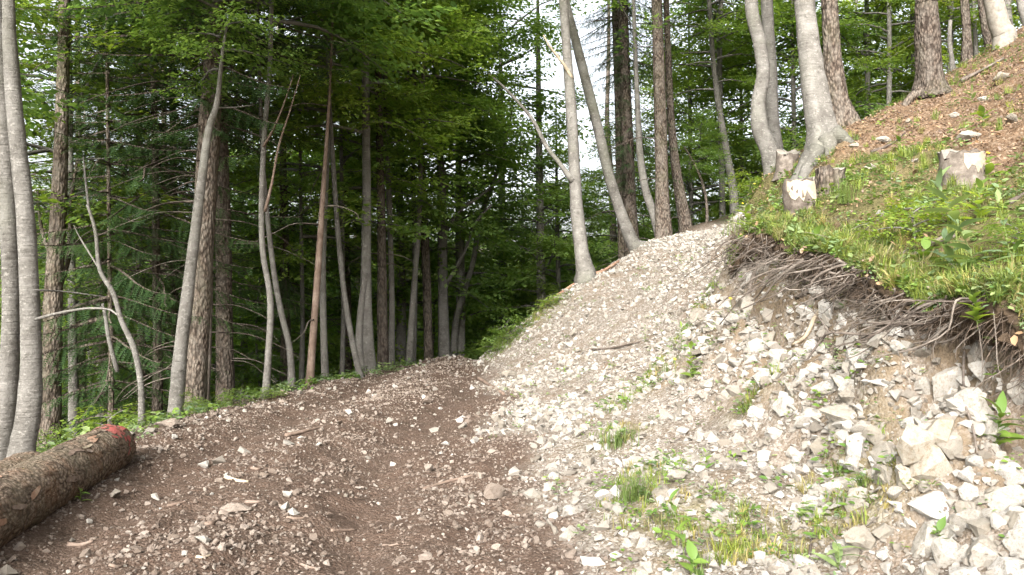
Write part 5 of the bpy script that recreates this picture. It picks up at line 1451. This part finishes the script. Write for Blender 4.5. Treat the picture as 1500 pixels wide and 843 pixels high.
plant('leafy_plant', 'shorter lance-leaved plant left of the tall one', 1408, 440, 90, 12, 60, 'long', lean=(-.3, 0), low=.2)
plant('leafy_plant', 'drooping leafy stem hanging below the turf lip', 1392, 520, 44, 10, 30, 'broad', lean=(-.1, -.2), p=Vector((lip(4.6) - .30, 4.6, hz(lip(4.6) - .3, 4.6) + .02)))
plant('leafy_plant', 'star-shaped bright plant in the hollow at the right edge', 1474, 586, 52, 18, 40, 'green', lean=(0, -.3), rosette=True, p=Vector((lip(4.05) - .40, 4.05, hz(lip(4.05) - .4, 4.05))))
for k, (y, where) in enumerate(LIPPLANTS):
    x = lip(y) - .10
    plant('leafy_plant', 'leafy green plant drooping over the turf lip ' + where, 1300 + k, 0, 34, 11, 30, ('broad', 'fresh', 'green')[k % 3], lean=(-.35, -.15), p=Vector((x, y, hz(lip(y) + .15, y) + .01)))
plant('leafy_plant', 'thin dark-stemmed plant rising from the foot of the bank', 1004, 822, 92, 9, 38, 'green', lean=(-.25, 0), low=.3)
plant('leafy_plant', 'broad leaved seedling at the bottom picture edge', 1016, 843, 24, 7, 30, 'broad', rosette=True)
plant('leafy_plant', 'spiky green plant at the bottom edge right of the middle', 1228, 838, 36, 10, 40, 'long', rosette=True)
plant('leafy_plant', 'light green plant sprouting from the root tangle', 1186, 412, 26, 9, 20, 'fresh', rosette=True)
plant('leafy_plant', 'small plant at the left part of the root tangle', 1142, 400, 14, 7, 16, 'fresh', rosette=True)
plant('leafy_plant', 'bright bushy weed on the gravel below the bank end', 1012, 555, 48, 16, 20, 'fresh', low=.1)
plant('leafy_plant', 'taller weed behind the bright bushy weed', 998, 520, 42, 12, 16, 'green', low=.1)
plant('leafy_plant', 'narrow weed standing alone on the gravel track', 945, 503, 26, 8, 10, 'green')
plant('leafy_plant', 'small upright weed in the pale scree of the lower slope', 1034, 688, 26, 7, 20, 'green')
plant('leafy_plant', 'small herb high on the litter slope', 1424, 152, 20, 8, 16, 'long', rosette=True)
plant('leafy_plant', 'yellowish herb below the lone spruce root', 1440, 180, 14, 8, 18, 'fresh', rosette=True)
plant('leafy_plant', 'bushy herb rosette right of the pale stump in the grass', 1318, 222, 18, 10, 18, 'green', rosette=True)
plant('leafy_plant', 'pale herb rosette under the dark hollow at the bank foot', 1376, 800, 20, 9, 26, 'broad', rosette=True)
plant('leafy_plant', 'green sprig between log and gravel', 118, 735, 16, 8, 14, 'green', rosette=True)
plant('leafy_plant', 'second sprig beneath the log, nearer its end', 112, 715, 12, 6, 12, 'green', rosette=True)
plant('leafy_plant', 'herb on the slope just above the tall plant', 1446, 262, 30, 10, 30, 'fresh', low=.1)
for k, (u, v) in enumerate(((1070, 460), (1088, 318), (1078, 300), (1105, 285), (988, 558), (1130, 245), (1462, 108), (1448, 260))):
    q = hit(u, v)
    o = empty('yellow_flower', q, 'small yellow wildflower blooming ' + ('below the left end of the root tangle', 'at the grass edge by the end of the track', 'nearest the end of the track', 'in the grass left of the pale stump', 'beside the bushy weed on the gravel', 'below the crooked beech', 'on the litter slope', 'behind the tall leafy plant')[k], 'flower')
    h = .16 + .05 * (k % 3)
    vv, qq, tt = tube(np.array([[0, 0, -.02], [.01, 0, h * .5], [.0, .01, h]]), [.003, .0025, .002], 4, k, 0)
    link('stem', mesh_np('stem', vv, [qq, tt], [M['stem']]), o)
    V = [[0, 0, 0]]
    for j in range(10):
        a = j * .628; rr = .024 if j % 2 == 0 else .012
        V.append([rr * math.cos(a), rr * math.sin(a), .008])
    f = np.array([[0, 1 + j, 1 + (j + 1) % 10] for j in range(10)])
    link('petals', mesh_np('petals', V, f, [M['yellow']]), o, (0, .01, h), (.5, .1, 0))
    for j in range(3): link('leaf', LEAF['green'], o, (0, 0, h * (.2 + .2 * j)), (0, -.4, j * 2.1), .05)
# a dried brown dock and a grass tuft
plant('withered_plant', 'withered rust-brown plant on the slope left of the chipped stump', 1338, 268, 34, 8, 14, 'green')
for c in bpy.data.objects:
    if c.parent and c.parent.get('label', '').startswith('withered'):
        c.data = c.data.copy(); c.data.materials[0] = M['redwood']
def tuft(label, u, v, wpx, hpx, seed, mat='grass'):
    q = hit(u, v); s = q.y / F
    me = grass_mesh('grass_tuft', seed, 130, hpx * s, wpx * s * .5, mat, .003)
    return tag(link('grass_tuft', me, None, q), label, 'grass tuft')
tuft('dense bright grass tuft alone on the pale gravel', 905, 656, 56, 34, 801)
tuft('thin yellowish grass tuft near the bottom picture edge', 1075, 815, 80, 30, 802)
tuft('loose grass tuft above the white block on the lower slope', 930, 735, 50, 40, 803)
tuft('grassy tuft at the bend where track and road part', 738, 510, 40, 26, 804)
tuft('tall grass tuft in front of the pale stump', 1235, 300, 50, 44, 805)
tuft('grass tuft at the left end of the turf by the track', 1090, 345, 60, 36, 806)
tuft('grass tuft hanging over the turf lip', 1350, 440, 50, 40, 807)
def shrub(label, u, v, hpx, k=0, sq=1.0, d=None):
    q = hit(u, v) if d is None else Vector(pix(u, v, d)); s = q.y / F
    if d is not None: q.z = hz(q.x, q.y)
    o = empty('shrub', q, label, 'shrub')
    link('foliage', SHRUB[k % 2], o, (0, 0, .0), (0, 0, u * .1), (hpx * s / .8 * sq, hpx * s / .8 * sq, hpx * s / .8))
    vv, qq, tt = tube(np.array([[0, 0, -.05], [.01, 0, hpx * s * .4], [0, .01, hpx * s * .8]]), [.008, .006, .003], 5, k, 0)
    link('stem', mesh_np('stem', vv, [qq, tt], [M['stem']]), o)
    return o
shrub('bright shrub at the road edge left of the torn-stem trunk', 352, 596, 26, 0, 1.6)
shrub('small bright shrub right at the foot of the leaning pale trunk', 284, 606, 30, 1, .8)
shrub('yellow green sapling shrub behind the far end of the log', 68, 655, 46, 0, .8, 7.9)
shrub('light green shrub where the track rim meets the road bend', 742, 505, 40, 1, .9)
shrub('low bush at the rim of the gravel track', 722, 516, 22, 0, 1.3)
shrub('little bush on the track rim left of the mottled beech', 806, 450, 18, 1, 1.4)
shrub('low shrub right of the mottled trunk at the road edge', 400, 583, 14, 1, 1.8)
shrub('feathery yellow green seedling clump above the root tangle', 1338, 362, 66, 0, 1.2)
shrub('leafy shrub at the end of the gravel track', 1098, 288, 34, 1, 1.2)
shrub('low shrub in the grass at the right picture edge', 1490, 372, 50, 0, 1.2)
shrub('bushy clump behind the turf lip', 1460, 420, 40, 1, 1.5)
shrub('dim shrub beyond the log, lower one', 158, 640, 60, 0, 1.3, 10.5)
